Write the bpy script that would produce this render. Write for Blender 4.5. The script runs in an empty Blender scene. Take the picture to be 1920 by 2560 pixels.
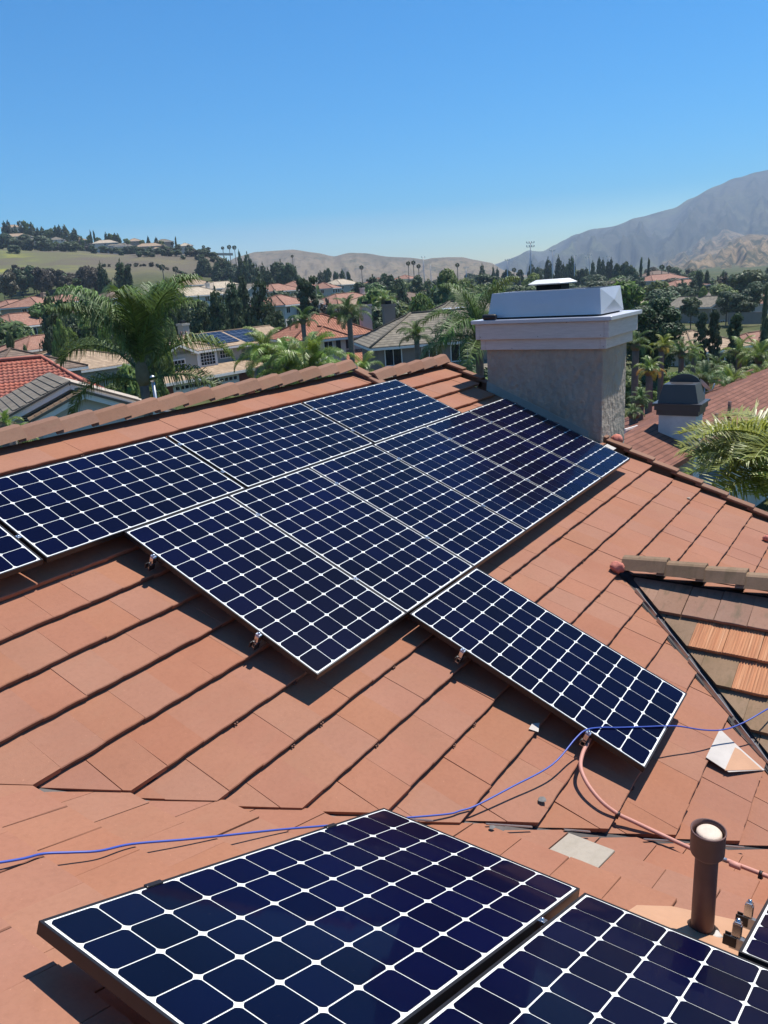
import bpy, math, random
from mathutils import Vector, Matrix, noise
R = math.radians
rnd = random.Random(7)
S = bpy.context.scene
COL = S.collection

# ---------------------------------------------------------------- camera, sky, sun, exposure
MC = [(0.5647023, -0.2720215, 0.7791763), (-0.8226679, -0.1102699, 0.5577258), (-0.0657937, -0.9559523, -0.2860530)]
C = Vector((-3.16054, -4.54103, 1.56948))
FPX, W, H = 1912.8, 1920, 2560
cx = Vector([r[0] for r in MC]); cy = Vector([r[1] for r in MC]); cz = Vector([r[2] for r in MC])
cam_d = bpy.data.cameras.new('camera'); cam = bpy.data.objects.new('camera', cam_d); COL.objects.link(cam)
cam_d.sensor_fit = 'VERTICAL'; cam_d.sensor_height = 36; cam_d.lens = 36*FPX/H
cam_d.clip_start = .05; cam_d.clip_end = 20000
m3 = Matrix((cx, -cy, -cz)).transposed()
cam.matrix_world = Matrix.Translation(C) @ m3.to_4x4()
S.camera = cam

SUN = Vector((.45, -.15, 1)).normalized()
elev = math.asin(SUN.z); rot = math.atan2(SUN.x, SUN.y)
wd = bpy.data.worlds.new('World'); S.world = wd; wd.use_nodes = True
nt = wd.node_tree; nt.nodes.clear()
sk = nt.nodes.new('ShaderNodeTexSky'); sk.sky_type = 'NISHITA'; sk.sun_disc = False
sk.sun_elevation = elev; sk.sun_rotation = rot; sk.air_density = 1.0; sk.dust_density = .3; sk.ozone_density = 3.0; sk.altitude = 300
bg = nt.nodes.new('ShaderNodeBackground'); bg.inputs[1].default_value = .088
wo = nt.nodes.new('ShaderNodeOutputWorld')
hs = nt.nodes.new('ShaderNodeHueSaturation'); hs.inputs['Saturation'].default_value = 2.6; hs.inputs['Value'].default_value = 1.2
nt.links.new(sk.outputs[0], hs.inputs['Color']); nt.links.new(hs.outputs[0], bg.inputs[0]); nt.links.new(bg.outputs[0], wo.inputs[0])
sd = bpy.data.lights.new('sun', 'SUN'); sd.energy = 5; sd.angle = R(.5); sd.color = (1, .945, .86)
so = bpy.data.objects.new('sun', sd); COL.objects.link(so)
so.rotation_euler = SUN.to_track_quat('Z', 'Y').to_euler(); so.location = (20, -10, 60)
S.view_settings.view_transform = 'Standard'; S.view_settings.look = 'None'
S.view_settings.exposure = .47; S.view_settings.gamma = 1; S.view_settings.use_curve_mapping = False
S.render.engine = 'CYCLES'
cy_ = S.cycles; cy_.max_bounces = 5; cy_.diffuse_bounces = 3; cy_.glossy_bounces = 3; cy_.transmission_bounces = 2
cy_.volume_bounces = 0; cy_.transparent_max_bounces = 8; cy_.caustics_reflective = False; cy_.caustics_refractive = False
cy_.use_denoising = True; cy_.use_adaptive_sampling = True; cy_.sample_clamp_indirect = 6

# ---------------------------------------------------------------- helpers
def at(px, py, d):
    return C + cx*((px-W/2)/FPX*d) + cy*((py-H/2)/FPX*d) + cz*d
def raydir(px, py):
    return cx*((px-W/2)/FPX) + cy*((py-H/2)/FPX) + cz
def hit(px, py, o, n):
    d = raydir(px, py); return C + d*((o-C).dot(n)/d.dot(n))
FH = Vector((cz.x, cz.y, 0)).normalized(); RH = Vector((FH.y, -FH.x, 0))
def az(a):           # horizontal direction, degrees right of the view axis
    return FH*math.cos(R(a)) + RH*math.sin(R(a))
def lerp(a, b, t): return a+(b-a)*t

def setp(o, label=None, cat=None, group=None, kind=None):
    if label: o['label'] = label
    if cat: o['category'] = cat
    if group: o['group'] = group
    if kind: o['kind'] = kind
    return o
def empty(name, loc, label=None, cat=None, group=None, rz=0):
    o = bpy.data.objects.new(name, None); COL.objects.link(o); o.location = loc
    o.rotation_euler = (0, 0, rz); o.empty_display_size = .2
    return setp(o, label, cat, group)

class MB:
    def __init__(s): s.v = []; s.f = []; s.uv = []; s.sm = []
    def face(s, pts, uv=None, smooth=False):
        i = len(s.v); s.v += [tuple(p) for p in pts]; s.f.append(tuple(range(i, i+len(pts)))); s.uv.append(uv); s.sm.append(smooth); return s
    def raw(s, vs, fs, smooth=False):
        i = len(s.v); s.v += [tuple(p) for p in vs]
        for f in fs: s.f.append(tuple(i+k for k in f)); s.uv.append(None); s.sm.append(smooth)
        return s
    def box(s, c, d, ax=None, b=0):
        # c centre, d full sizes, ax optional 3 axes, b bevel
        c = Vector(c); ax = ax or (Vector((1,0,0)), Vector((0,1,0)), Vector((0,0,1)))
        hx, hy, hz = d[0]/2, d[1]/2, d[2]/2
        if b <= 0:
            vs = [c+ax[0]*(x*hx)+ax[1]*(y*hy)+ax[2]*(z*hz) for x in (-1,1) for y in (-1,1) for z in (-1,1)]
            return s.raw(vs, [(0,1,3,2),(4,6,7,5),(0,4,5,1),(2,3,7,6),(0,2,6,4),(1,5,7,3)])
        vs = []; 
        def ring(z, i):
            X, Y = hx-i, hy-i; k = min(b, X, Y)*.999
            return [(X,-Y+k),(X,Y-k),(X-k,Y),(-X+k,Y),(-X,Y-k),(-X,-Y+k),(-X+k,-Y),(X-k,-Y)], z
        rings = [ring(-hz, b), ring(-hz+b, 0), ring(hz-b, 0), ring(hz, b)]
        for pts, z in rings:
            vs += [c+ax[0]*x+ax[1]*y+ax[2]*z for x, y in pts]
        fs = [tuple(range(7,-1,-1)), tuple(range(24,32))]
        for r in range(3):
            for i in range(8):
                j = (i+1) % 8; fs.append((r*8+i, r*8+j, r*8+8+j, r*8+8+i))
        return s.raw(vs, fs)
    def tube(s, pts, rad, n=8, cap=True, smooth=True):
        pts = [Vector(p) for p in pts]; rs = rad if isinstance(rad, (list, tuple)) else [rad]*len(pts)
        vs = []; up = Vector((0,0,1)); pa = None
        for i, p in enumerate(pts):
            d = (pts[min(i+1, len(pts)-1)]-pts[max(i-1, 0)]).normalized()
            if pa is None:
                a = d.cross(up)
                if a.length < .1: a = d.cross(Vector((1,0,0)))
            else: a = pa - d*pa.dot(d)
            a.normalize(); pa = a; b = d.cross(a)
            for k in range(n):
                t = 2*math.pi*k/n; vs.append(p+(a*math.cos(t)+b*math.sin(t))*rs[i])
        fs = []
        for i in range(len(pts)-1):
            for k in range(n):
                j = (k+1) % n; fs.append((i*n+k, i*n+j, i*n+n+j, i*n+n+k))
        i0 = len(s.v); s.raw(vs, fs, smooth)
        if cap:
            s.f.append(tuple(i0+k for k in range(n-1,-1,-1))); s.uv.append(None); s.sm.append(False)
            s.f.append(tuple(i0+len(vs)-n+k for k in range(n))); s.uv.append(None); s.sm.append(False)
        return s
    def lathe(s, c, prof, n=20, smooth=True, ax=None):
        c = Vector(c); ax = ax or (Vector((1,0,0)), Vector((0,1,0)), Vector((0,0,1)))
        vs = [c+(ax[0]*math.cos(2*math.pi*k/n)+ax[1]*math.sin(2*math.pi*k/n))*r+ax[2]*z for r, z in prof for k in range(n)]
        fs = [(i*n+k, i*n+(k+1) % n, i*n+n+(k+1) % n, i*n+n+k) for i in range(len(prof)-1) for k in range(n)]
        return s.raw(vs, fs, smooth)
    def prism(s, poly, top, bot):
        # poly list of (x,y) ccw ; top/bot functions -> Vector
        n = len(poly); t = [top(*p) for p in poly]; b = [bot(*p) for p in poly]
        return s.raw(t+b, [tuple(range(n)), tuple(range(2*n-1, n-1, -1))]+[(i, i+n, (i+1) % n+n, (i+1) % n) for i in range(n)])
    def mesh(s, name, mat, org=(0,0,0)):
        me = bpy.data.meshes.new(name); o = Vector(org)
        me.from_pydata([Vector(v)-o for v in s.v], [], s.f)
        if any(u for u in s.uv):
            l = me.uv_layers.new(name='UVMap'); k = 0
            for f, u in zip(s.f, s.uv):
                for j in range(len(f)):
                    l.data[k].uv = u[j] if u else (0, 0); k += 1
        if any(s.sm):
            me.polygons.foreach_set('use_smooth', s.sm)
        if mat: me.materials.append(mat)
        me.update(); return me
    def build(s, name, mat, parent=None, org=None, **kw):
        if org is None: org = parent_world(parent) if parent else (0,0,0)
        o = bpy.data.objects.new(name, s.mesh(name, mat, org)); COL.objects.link(o)
        if parent: o.parent = parent
        else: o.location = org
        return setp(o, **kw)
def parent_world(p):
    v = Vector((0,0,0))
    while p: v += p.location; p = p.parent
    return v
def link(name, me, parent=None, mat4=None, **kw):
    o = bpy.data.objects.new(name, me); COL.objects.link(o)
    if parent: o.parent = parent
    if mat4 is not None: o.matrix_basis = mat4
    return setp(o, **kw)
def copy_tree(o, parent=None):
    c = o.copy(); COL.objects.link(c); c.parent = parent
    for ch in o.children: copy_tree(ch, c)
    return c
def basis(x, y, z, p): # 4x4 from axes and position
    m = Matrix((x, y, z)).transposed().to_4x4(); m.translation = p; return m

# ---------------------------------------------------------------- materials
class NT:
    def __init__(s, name, rough=.8, spec=.3, base=(.5,.5,.5)):
        s.m = bpy.data.materials.new(name); s.m.use_nodes = True; s.t = s.m.node_tree
        s.b = s.t.nodes['Principled BSDF']; s.b.inputs['Roughness'].default_value = rough
        s.b.inputs['Specular IOR Level'].default_value = spec; s.b.inputs['Base Color'].default_value = (*base, 1)
    def n(s, typ, **kw):
        x = s.t.nodes.new(typ)
        for k, v in kw.items():
            if k.startswith('i_'):
                k = k[2:]; x.inputs[int(k) if k.isdigit() else k.replace('_', ' ')].default_value = v
            else: setattr(x, k, v)
        return x
    def l(s, a, b): s.t.links.new(a, b)
    def noise(s, scale, detail=4, rough=.55, vec=None, sx=None):
        v = vec or s.coord()
        if sx:
            mp = s.n('ShaderNodeMapping'); mp.inputs['Scale'].default_value = sx; s.l(v, mp.inputs[0]); v = mp.outputs[0]
        x = s.n('ShaderNodeTexNoise'); x.inputs['Scale'].default_value = scale; x.inputs['Detail'].default_value = detail
        x.inputs['Roughness'].default_value = rough; s.l(v, x.inputs['Vector']); return x.outputs['Fac']
    def coord(s, kind='Object'):
        k = '_c'+kind
        if not hasattr(s, k): setattr(s, k, s.n('ShaderNodeTexCoord').outputs[kind])
        return getattr(s, k)
    def world(s):
        if not hasattr(s, '_g'): s._g = s.n('ShaderNodeNewGeometry')
        return s._g.outputs['Position']
    def ramp(s, fac, stops):
        r = s.n('ShaderNodeValToRGB'); e = r.color_ramp.elements
        while len(e) < len(stops): e.new(.5)
        for k, (p, c) in zip(e, stops):
            k.position = p; k.color = (*c, 1) if len(c) == 3 else c
        s.l(fac, r.inputs[0]); return r.outputs[0]
    def mix(s, fac, a, b, mode='MIX'):
        x = s.n('ShaderNodeMix', data_type='RGBA', blend_type=mode)
        for v, k in ((fac, 0), (a, 6), (b, 7)):
            if isinstance(v, (int, float)): x.inputs[k].default_value = v
            elif isinstance(v, tuple): x.inputs[k].default_value = (*v, 1)
            else: s.l(v, x.inputs[k])
        return x.outputs[2]
    def math(s, op, a, b=0., c=None):
        x = s.n('ShaderNodeMath', operation=op)
        for i, v in enumerate((a, b, c)):
            if v is None: continue
            if isinstance(v, (int, float)): x.inputs[i].default_value = v
            else: s.l(v, x.inputs[i])
        return x.outputs[0]
    def rand(s): # per object + per island
        o = s.n('ShaderNodeObjectInfo').outputs['Random']; g = s.n('ShaderNodeNewGeometry').outputs['Random Per Island']
        return s.math('FRACT', s.math('ADD', o, g))
    def orand(s): return s.n('ShaderNodeObjectInfo').outputs['Random']
    def hsv(s, col, h=.5, sat=1., v=1.):
        x = s.n('ShaderNodeHueSaturation')
        for k, q in (('Hue', h), ('Saturation', sat), ('Value', v)):
            if isinstance(q, (int, float)): x.inputs[k].default_value = q
            else: s.l(q, x.inputs[k])
        s.l(col, x.inputs['Color']) if not isinstance(col, tuple) else setattr(x.inputs['Color'], 'default_value', (*col, 1))
        return x.outputs[0]
    def col(s, c): s.l(c, s.b.inputs['Base Color']); return s
    def bump(s, h, strength=.3, dist=.01):
        x = s.n('ShaderNodeBump'); x.inputs['Strength'].default_value = strength; x.inputs['Distance'].default_value = dist
        s.l(h, x.inputs['Height']); s.l(x.outputs[0], s.b.inputs['Normal']); return s
def rng(m, r, lo, hi): return m.math('MULTIPLY_ADD', r, hi-lo, lo)
def simple(name, c, rough=.7, spec=.3, var=.12, scale=6, metal=0, bump=0):
    m = NT(name, rough, spec); m.b.inputs['Metallic'].default_value = metal
    n = m.noise(scale, 5); v = rng(m, n, 1-var*1.6, 1+var*1.6)
    m.col(m.hsv(c, v=v))
    if bump: m.bump(m.noise(scale*8, 3), bump, .01)
    return m.m

def tile_mat(name, c1, c2, stain=(.30,.20,.14), stain_amt=.3, dark=.5, rand_amt=.16, rough=.85):
    m = NT(name, rough, .25)
    r = m.rand(); w = m.world()
    a = m.ramp(m.noise(1.3, 5, .6, w), [(.3, c1), (.7, c2)])
    fine = m.noise(38, 6, .7, w)
    a = m.mix(m.math('MULTIPLY', m.ramp(fine, [(.45, (0,0,0)), (.75, (1,1,1))]), .35), a, tuple(x*.72 for x in c1))
    # streaks and lichen patches
    st = m.noise(3.2, 6, .65, w, sx=(1, 3.2, 1)); stf = m.math('MULTIPLY', m.ramp(st, [(.52, (0,0,0)), (.68, (1,1,1))]), stain_amt)
    a = m.mix(stf, a, stain)
    sp = m.noise(95, 2, .5, w); a = m.mix(m.math('MULTIPLY', m.ramp(sp, [(.70, (0,0,0)), (.76, (1,1,1))]), .5), a, tuple(min(1, x*1.5) for x in c2))
    dk = m.noise(11, 5, .7, w); a = m.mix(m.math('MULTIPLY', m.ramp(dk, [(.60, (0,0,0)), (.74, (1,1,1))]), dark), a, tuple(x*.5 for x in c1))
    a = m.hsv(a, h=rng(m, r, .498, .502), sat=rng(m, m.math('FRACT', m.math('MULTIPLY', r, 7.3)), .95, 1.04), v=rng(m, m.math('FRACT', m.math('MULTIPLY', r, 3.7)), 1-rand_amt, 1+rand_amt*.6))
    m.col(a)
    h = m.math('ADD', m.math('MULTIPLY', fine, .6), m.math('MULTIPLY', m.noise(120, 3, .6, w), .4))
    m.bump(h, .35, .004)
    return m.m
TILE = tile_mat('terracotta_paint', (.292,.128,.077), (.335,.154,.095), stain=(.29,.145,.09), stain_amt=.3, dark=.12, rand_amt=.035)
RIDGE = tile_mat('ridge_tile_concrete', (.20,.105,.068), (.27,.145,.095), stain=(.20,.13,.08), stain_amt=.5, dark=.4, rand_amt=.1)
OLIVE = tile_mat('weathered_olive_tile', (.21,.135,.08), (.29,.19,.12), stain=(.15,.11,.06), stain_amt=.6, dark=.5)
MOTTLE = tile_mat('mottled_old_tile', (.27,.145,.095), (.33,.20,.14), stain=(.17,.12,.075), stain_amt=.9, dark=.6)
GREYT = tile_mat('grey_tile', (.36,.31,.25), (.42,.37,.30), stain=(.3,.26,.2), stain_amt=.5, dark=.2)
def combed_mat():
    m = NT('combed_orange_tile', .85, .2)
    c = m.coord('UV'); sp = m.n('ShaderNodeSeparateXYZ'); m.l(c, sp.inputs[0])
    n1 = m.noise(1, 2, .5, c, sx=(170, 2.5, 1)); n2 = m.noise(1, 3, .5, c, sx=(22, 1.0, 1))
    a = m.ramp(n2, [(.3, (.47,.20,.10)), (.6, (.55,.27,.14)), (.75, (.66,.38,.22))])
    a = m.mix(m.ramp(n1, [(.4, (0,0,0)), (.6, (.55,.55,.55))]), a, (.30,.13,.07))
    m.col(m.hsv(a, v=rng(m, m.rand(), .88, 1.08))); m.bump(n1, .8, .006)
    return m.m
COMBED = combed_mat()
EDGE = simple('raw_concrete_edge', (.15,.085,.065), .95, .1, .3, 30)  # shade on the tile butts painted in as a darker colour; lugs share it
UNDER = simple('underlayment', (.045,.03,.028), .95, .1)
STEEL = simple('galvanised_steel', (.42,.43,.44), .35, .5, .1, 9, metal=.85)
RUST = simple('dark_valley_metal', (.05,.045,.045), .5, .5, .3, 12, metal=.6)
WHITEFLASH = simple('pale_painted_flashing', (.47,.43,.39), .55, .4, .15, 7)
PINKFLASH = simple('painted_flashing', (.52,.27,.19), .7, .3, .12, 10)
PEACH = simple('peach_primer', (.46,.26,.155), .6, .3, .10, 8, bump=.1)
MORTAR = simple('pink_mortar', (.55,.20,.15), .9, .2, .2, 18, bump=.8)
BLACKAL = simple('black_anodised_frame', (.022,.020,.021), .38, .5, .15, 20, metal=.3)
BRIGHTAL = simple('bright_aluminium', (.62,.62,.63), .25, .5, .08, 20, metal=1)
def cell_mat():
    m = NT('solar_cell_silicon', .3, .04)
    w = m.world(); r = m.rand()
    a = m.ramp(m.noise(.8, 3, .5, w), [(.3, (.0007,.0012,.011)), (.7, (.0011,.0020,.021))])
    a = m.hsv(a, v=rng(m, r, .75, 1.25))
    # dust
    d = m.noise(60, 4, .7, w); a = m.mix(m.math('MULTIPLY', m.ramp(d, [(.66, (0,0,0)), (.8, (1,1,1))]), .05), a, (.4,.38,.34))
    m.col(a); m.b.inputs['Coat Weight'].default_value = .38; m.b.inputs['Coat Roughness'].default_value = .04; m.b.inputs['Coat IOR'].default_value = 1.25
    return m.m
CELL = cell_mat()
def back_mat():
    m = NT('white_backsheet_under_glass', .6, .3, (.82,.84,.82)); m.b.inputs['Coat Weight'].default_value = 1; m.b.inputs['Coat Roughness'].default_value = .05; m.b.inputs['Coat IOR'].default_value = 1.3
    return m.m
BACK = back_mat()
def stucco_mat(name, c, sc=14, bump=1.0, dist=.03):
    m = NT(name, .92, .15); w = m.coord()
    n = m.noise(sc, 6, .62, w); v = m.n('ShaderNodeTexVoronoi', feature='SMOOTH_F1'); v.inputs['Scale'].default_value = sc*.9
    mp = m.n('ShaderNodeMapping'); mp.inputs['Scale'].default_value = (1, 1, .55)
    wv = m.mix(.12, w, m.n('ShaderNodeTexNoise').outputs['Color'], 'ADD'); m.l(wv, mp.inputs[0]); m.l(mp.outputs[0], v.inputs['Vector'])
    big = m.noise(1.4, 4, .6, w)
    stn = m.ramp(m.noise(2.2, 5, .65, w, sx=(1, 1, .22)), [(.5, (0,0,0)), (.75, (.35,.35,.35))])
    m.col(m.hsv(m.mix(stn, m.ramp(big, [(.3, tuple(x*.82 for x in c)), (.7, tuple(min(1, x*1.08) for x in c))]), tuple(x*.6 for x in c)), v=rng(m, n, .85, 1.15)))
    m.bump(m.math('ADD', m.math('MULTIPLY', v.outputs['Distance'], .7), m.math('MULTIPLY', n, .6)), bump, dist)
    return m.m
STUCCO = stucco_mat('lace_stucco', (.43,.37,.30), 15, 1.0, .05)
def painted_wood():
    m = NT('painted_wood_board', .6, .3); w = m.coord()
    n = m.noise(6, 5, .6, w, sx=(1, 1, 9)); k = m.noise(3.2, 6, .75, w, sx=(1, 1, 5))
    a = m.ramp(n, [(.3, (.52,.47,.43)), (.7, (.62,.57,.53))])
    a = m.mix(m.ramp(k, [(.66, (0,0,0)), (.72, (.7,.7,.7))]), a, (.19,.14,.12))
    m.col(a); m.bump(n, .2, .004); return m.m
WOOD = painted_wood()
HOOD = simple('brushed_light_metal', (.54,.55,.59), .42, .5, .07, 2.2, metal=.25)
WHITECAP = simple('white_enamel', (.78,.77,.73), .45, .4, .06, 6)
TEAL = simple('painted_base_flashing', (.30,.30,.265), .7, .3, .15, 5)
DARKV = simple('dark_void_metal', (.015,.014,.016), .7, .3)
PIPEP = simple('pipe_brown_paint', (.125,.066,.056), .55, .35, .22, 9, bump=.05)
BLUE = simple('blue_cable_jacket', (.035,.075,.36), .42, .5, .1, 9)
CONDUIT = simple('pink_painted_conduit', (.55,.27,.21), .55, .3, .08, 9)
BLACKP = simple('black_plastic', (.014,.014,.016), .55, .4)
# ---------------------------------------------------------------- roof frames
TH = math.atan(5/12); cT, sT = math.cos(TH), math.sin(TH)
class Frame:   # o origin, u along course, v down slope, n up; w = height over plane
    def __init__(s, o, u, v, n): s.o, s.u, s.v, s.n = Vector(o), Vector(u).normalized(), Vector(v).normalized(), Vector(n).normalized()
    def p(s, u, v, w=0): return s.o+s.u*u+s.v*v+s.n*w
    def px(s, px, py, w=0): # -> (u,v)
        q = hit(px, py, s.o+s.n*w, s.n)-s.o; return q.dot(s.u), q.dot(s.v)
    def pw(s, px, py, w=0):
        return hit(px, py, s.o+s.n*w, s.n)
HM = .16
MAINP = Frame((0,0,0), (1,0,0), (0,-cT,-sT), (0,-sT,cT))                 # panel plane
MAIN = Frame(MAINP.n*-HM, MAINP.u, MAINP.v, MAINP.n)                     # tile plane
fa = Vector((0.9183, -0.0236, -0.3952)); fb = Vector((-0.0225, -0.9997, 0.0074))
fn = fb.cross(fa)*-1; fn = -fn if fn.z < 0 else fn
LOWP = Frame((-2.2908, -2.544, -0.1898), fb, fa, fn)                     # u=fb along course, v=fa down
LOW = Frame(LOWP.o-LOWP.n*.16, fb, fa, fn)
D0 = MAIN.pw(1553, 1420)
DORM = Frame(D0+Vector((0,0,.02)), (0,-1,0), (-cT,0,-sT), (-sT,0,cT))

house = empty('tile_roof_house', (2, 2, -6.6), 'house under the terracotta tile roof with the solar panels and the broad stucco chimney', 'house')
HB = house.location.copy()

# ---- visibility helper
def topx(P):
    q = P-C; z = q.dot(cz)
    if z < .3: return None
    return (q.dot(cx)/z*FPX+W/2, q.dot(cy)/z*FPX+H/2, z)
def clip(poly, a, b, c): # keep a*x+b*y<=c
    out = []
    for i in range(len(poly)):
        p, q = poly[i], poly[(i+1) % len(poly)]
        dp, dq = a*p[0]+b*p[1]-c, a*q[0]+b*q[1]-c
        if dp <= 0: out.append(p)
        if dp*dq < 0:
            t = dp/(dp-dq); out.append((p[0]+(q[0]-p[0])*t, p[1]+(q[1]-p[1])*t))
    return out

TW, TL, TT = .2625, .41, .034
def tile_mesh(name, mat, w=TW, seed=0, L=TL, ridged=False, thick=TT, uvm=False):
    """flat interlocking tile; local x along the course, y up the slope, butt at y=0"""
    r = random.Random(seed); m = MB(); g = .002; hw = w/2-g; ch = .005
    e = lambda s=.0015: r.uniform(-s, s)
    slope = -.12
    x0, x1 = -hw+e(), hw+e(); y0 = e(.003)
    def z(y): return y*slope
    nx = 5
    xs = [lerp(x0, x1, k/(nx-1)) for k in range(nx)]
    bt = [y0+r.uniform(-.0035, .0035) for _ in xs]; 
    top0 = [(x, bt[i]+ch, z(0)+0) for i, x in enumerate(xs)]
    top0[0] = (x0+ch*.6, bt[0]+ch, 0); top0[-1] = (x1-ch*.6, bt[-1]+ch, 0)
    edge = [(x, bt[i], -ch) for i, x in enumerate(xs)]
    low = [(x, bt[i]+.004, -thick) for i, x in enumerate(xs)]
    head = [(x, L, z(L)) for x in xs]; headl = [(x, L, z(L)-thick) for x in xs]
    vs = top0+edge+low+head+headl; n = nx
    fs = []
    for i in range(nx-1):
        fs += [(n+i, n+i+1, i+1, i), (2*n+i, 2*n+i+1, n+i+1, n+i), (i, i+1, 3*n+i+1, 3*n+i), (4*n+i, 4*n+i+1, 2*n+i+1, 2*n+i), (3*n+i, 3*n+i+1, 4*n+i+1, 4*n+i)]
    fs += [(0, 3*n, 4*n, 2*n, n), (n-1, 2*n-1, 3*n-1, 5*n-1, 4*n-1)]
    m.raw(vs, fs)
    if ridged:
        k = 11
        for j in range(k):
            a, b = lerp(x0+.008, x1-.008, j/k), lerp(x0+.008, x1-.008, (j+.55)/k)
            m.raw([(a, y0+.002, .0005), (b, y0+.002, .0005), (b, L*.9, z(L*.9)+.0005), (a, L*.9, z(L*.9)+.0005), ((a+b)/2, y0-.004, .006), ((a+b)/2, L*.9, z(L*.9)+.006)],
                  [(0, 4, 5, 3), (4, 1, 2, 5), (0, 1, 4)])
            m.raw([(a, y0+.001, -.001), (b, y0+.001, -.001), ((a+b)/2, y0-.006, -.012)], [(0,1,2)])
    nb_ = len(m.f)
    if seed % 4 == 0 and not ridged:   # broken interlock lug that shows at the butt
        for q_ in (-.012, .006): m.box((x1-.02+q_, y0-.004, -.024), (.010, .018, .010))
    me = m.mesh(name, mat)
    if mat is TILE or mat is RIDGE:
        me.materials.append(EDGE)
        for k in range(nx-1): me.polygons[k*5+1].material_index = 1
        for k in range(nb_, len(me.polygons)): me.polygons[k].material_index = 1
    if uvm:
        l = me.uv_layers.new(name='UVMap')
        for lp in me.loops:
            v = me.vertices[lp.vertex_index].co; l.data[lp.index].uv = (v.x+seed*.37, v.y)
    return me
def clipped_tile(mat, poly, slope=-.12, thick=TT):
    m = MB(); m.prism(poly, lambda x, y: Vector((x, y, y*slope)), lambda x, y: Vector((x, y, y*slope-thick))); return m.mesh('roof_tile', mat)

def lay(fr, us, v0, pitch, rows, keep, clips, deck, shadow_uv, mats, width=TW, flip=False, stagger=.5, picks=None, jit=1.0):
    """lays courses of tiles; returns list of candidate tiles (size, builder)"""
    out = []
    for k in range(rows[0], rows[1]+1):
        vb = v0+k*pitch
        off = (k % 2)*stagger*width + .03*math.sin(k*12.9)*jit
        i0, i1 = math.floor((us[0]-off)/width), math.ceil((us[1]-off)/width)
        for i in range(i0, i1+1):
            u = off+(i+.5)*width
            if not keep(u, vb-pitch/2): continue
            poly = [(-width/2+.002, 0), (width/2-.002, 0), (width/2-.002, TL), (-width/2+.002, TL)]
            cl = poly; did = False
            for (a, b, c) in (clips(u, vb) if callable(clips) else clips):     # in frame (u,v): a*u+b*v<=c  -> local x=u-uc, y=-(v-vb)
                n2 = clip(cl, a, -b, c-a*u-b*vb)
                if len(n2) < len(cl) or any(abs(p[0]-q[0])+abs(p[1]-q[1]) > 1e-6 for p, q in zip(n2, cl)): did = True
                cl = n2
                if len(cl) < 3: break
            if len(cl) < 3: continue
            cen = fr.p(u, vb-pitch/2); q = topx(cen)
            inside = q and -120 < q[0] < W+120 and -100 < q[1] < H+150
            if not inside and (not q or q[2] < 0): continue
            size = 0 if not inside else 1/q[2]
            if inside and shadow_uv(u, vb): size *= .15
            out.append((size, fr, u, vb, cl if did else None, mats(u, k), deck, k, i))
    return out

VARS = {}
def tvar(mat, key, j, **kw):
    if (mat.name, key, j) not in VARS: VARS[(mat.name, key, j)] = tile_mesh('roof_tile', mat, seed=j*5+1 if j else 3, **kw)
    return VARS[(mat.name, key, j)]
def place_tiles(cands, limit=300):
    cands.sort(key=lambda c: -c[0])
    stuff = {}
    for idx, (size, fr, u, vb, cl, mat, deck, k, i) in enumerate(cands):
        r = random.Random(k*1009+i*31+len(fr.u[:])+int(fr.o.x*10))
        rx = r.uniform(-.004, .004); rz = r.uniform(-.007, .007); dw = r.uniform(-.003, .003); du = r.uniform(-.002, .002)
        if cl: me = clipped_tile(OLIVE if mat is COMBED else mat, cl)
        elif mat is COMBED: me = tvar(mat, 'c', r.randrange(4), ridged=True, uvm=True)
        else: me = tvar(mat, 't', r.randrange(7), w=WIDTHS.get(id(fr), TW))
        b = basis(fr.u, -fr.v, fr.n, fr.p(u+du, vb, dw)) @ Matrix.Rotation(rz, 4, 'Z') @ Matrix.Rotation(rx, 4, 'X')
        if idx < limit and size > 0:
            mm = b.copy(); mm.translation = b.translation-HB
            o = link('roof_tile', me, deck, mm)
            if mat is GREYT and size > .1: o['label'] = 'unpainted grey tile among the terracotta ones'
        else:
            mb = stuff.setdefault((mat.name, deck.name), (MB(), mat, deck))[0]
            mb.raw([b @ v.co for v in me.vertices], [tuple(p.vertices) for p in me.polygons])
    for mb, mat, deck in stuff.values():
        o = mb.build('roof_tiles', mat, deck, org=HB); o['kind'] = 'stuff'
WIDTHS = {id(LOW): .2735}

Z = Vector((0,0,1))
# decks (dark underlayment just under the tiles)
def deck(fr, poly, w, name='roof_deck', thick=.05):
    m = MB(); m.prism([(p[0], p[1]) for p in poly], lambda a, b: fr.p(a, b, w), lambda a, b: fr.p(a, b, w-thick))
    return m.build(name, UNDER, house, org=HB)
# the tile plane meets: ridge v=-1.72 (x<5.0), v=-1.33 (x>5.0); rake x=6.78
XR = 6.74
RV, RV2 = -1.70, -1.36
VAL = None
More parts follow.
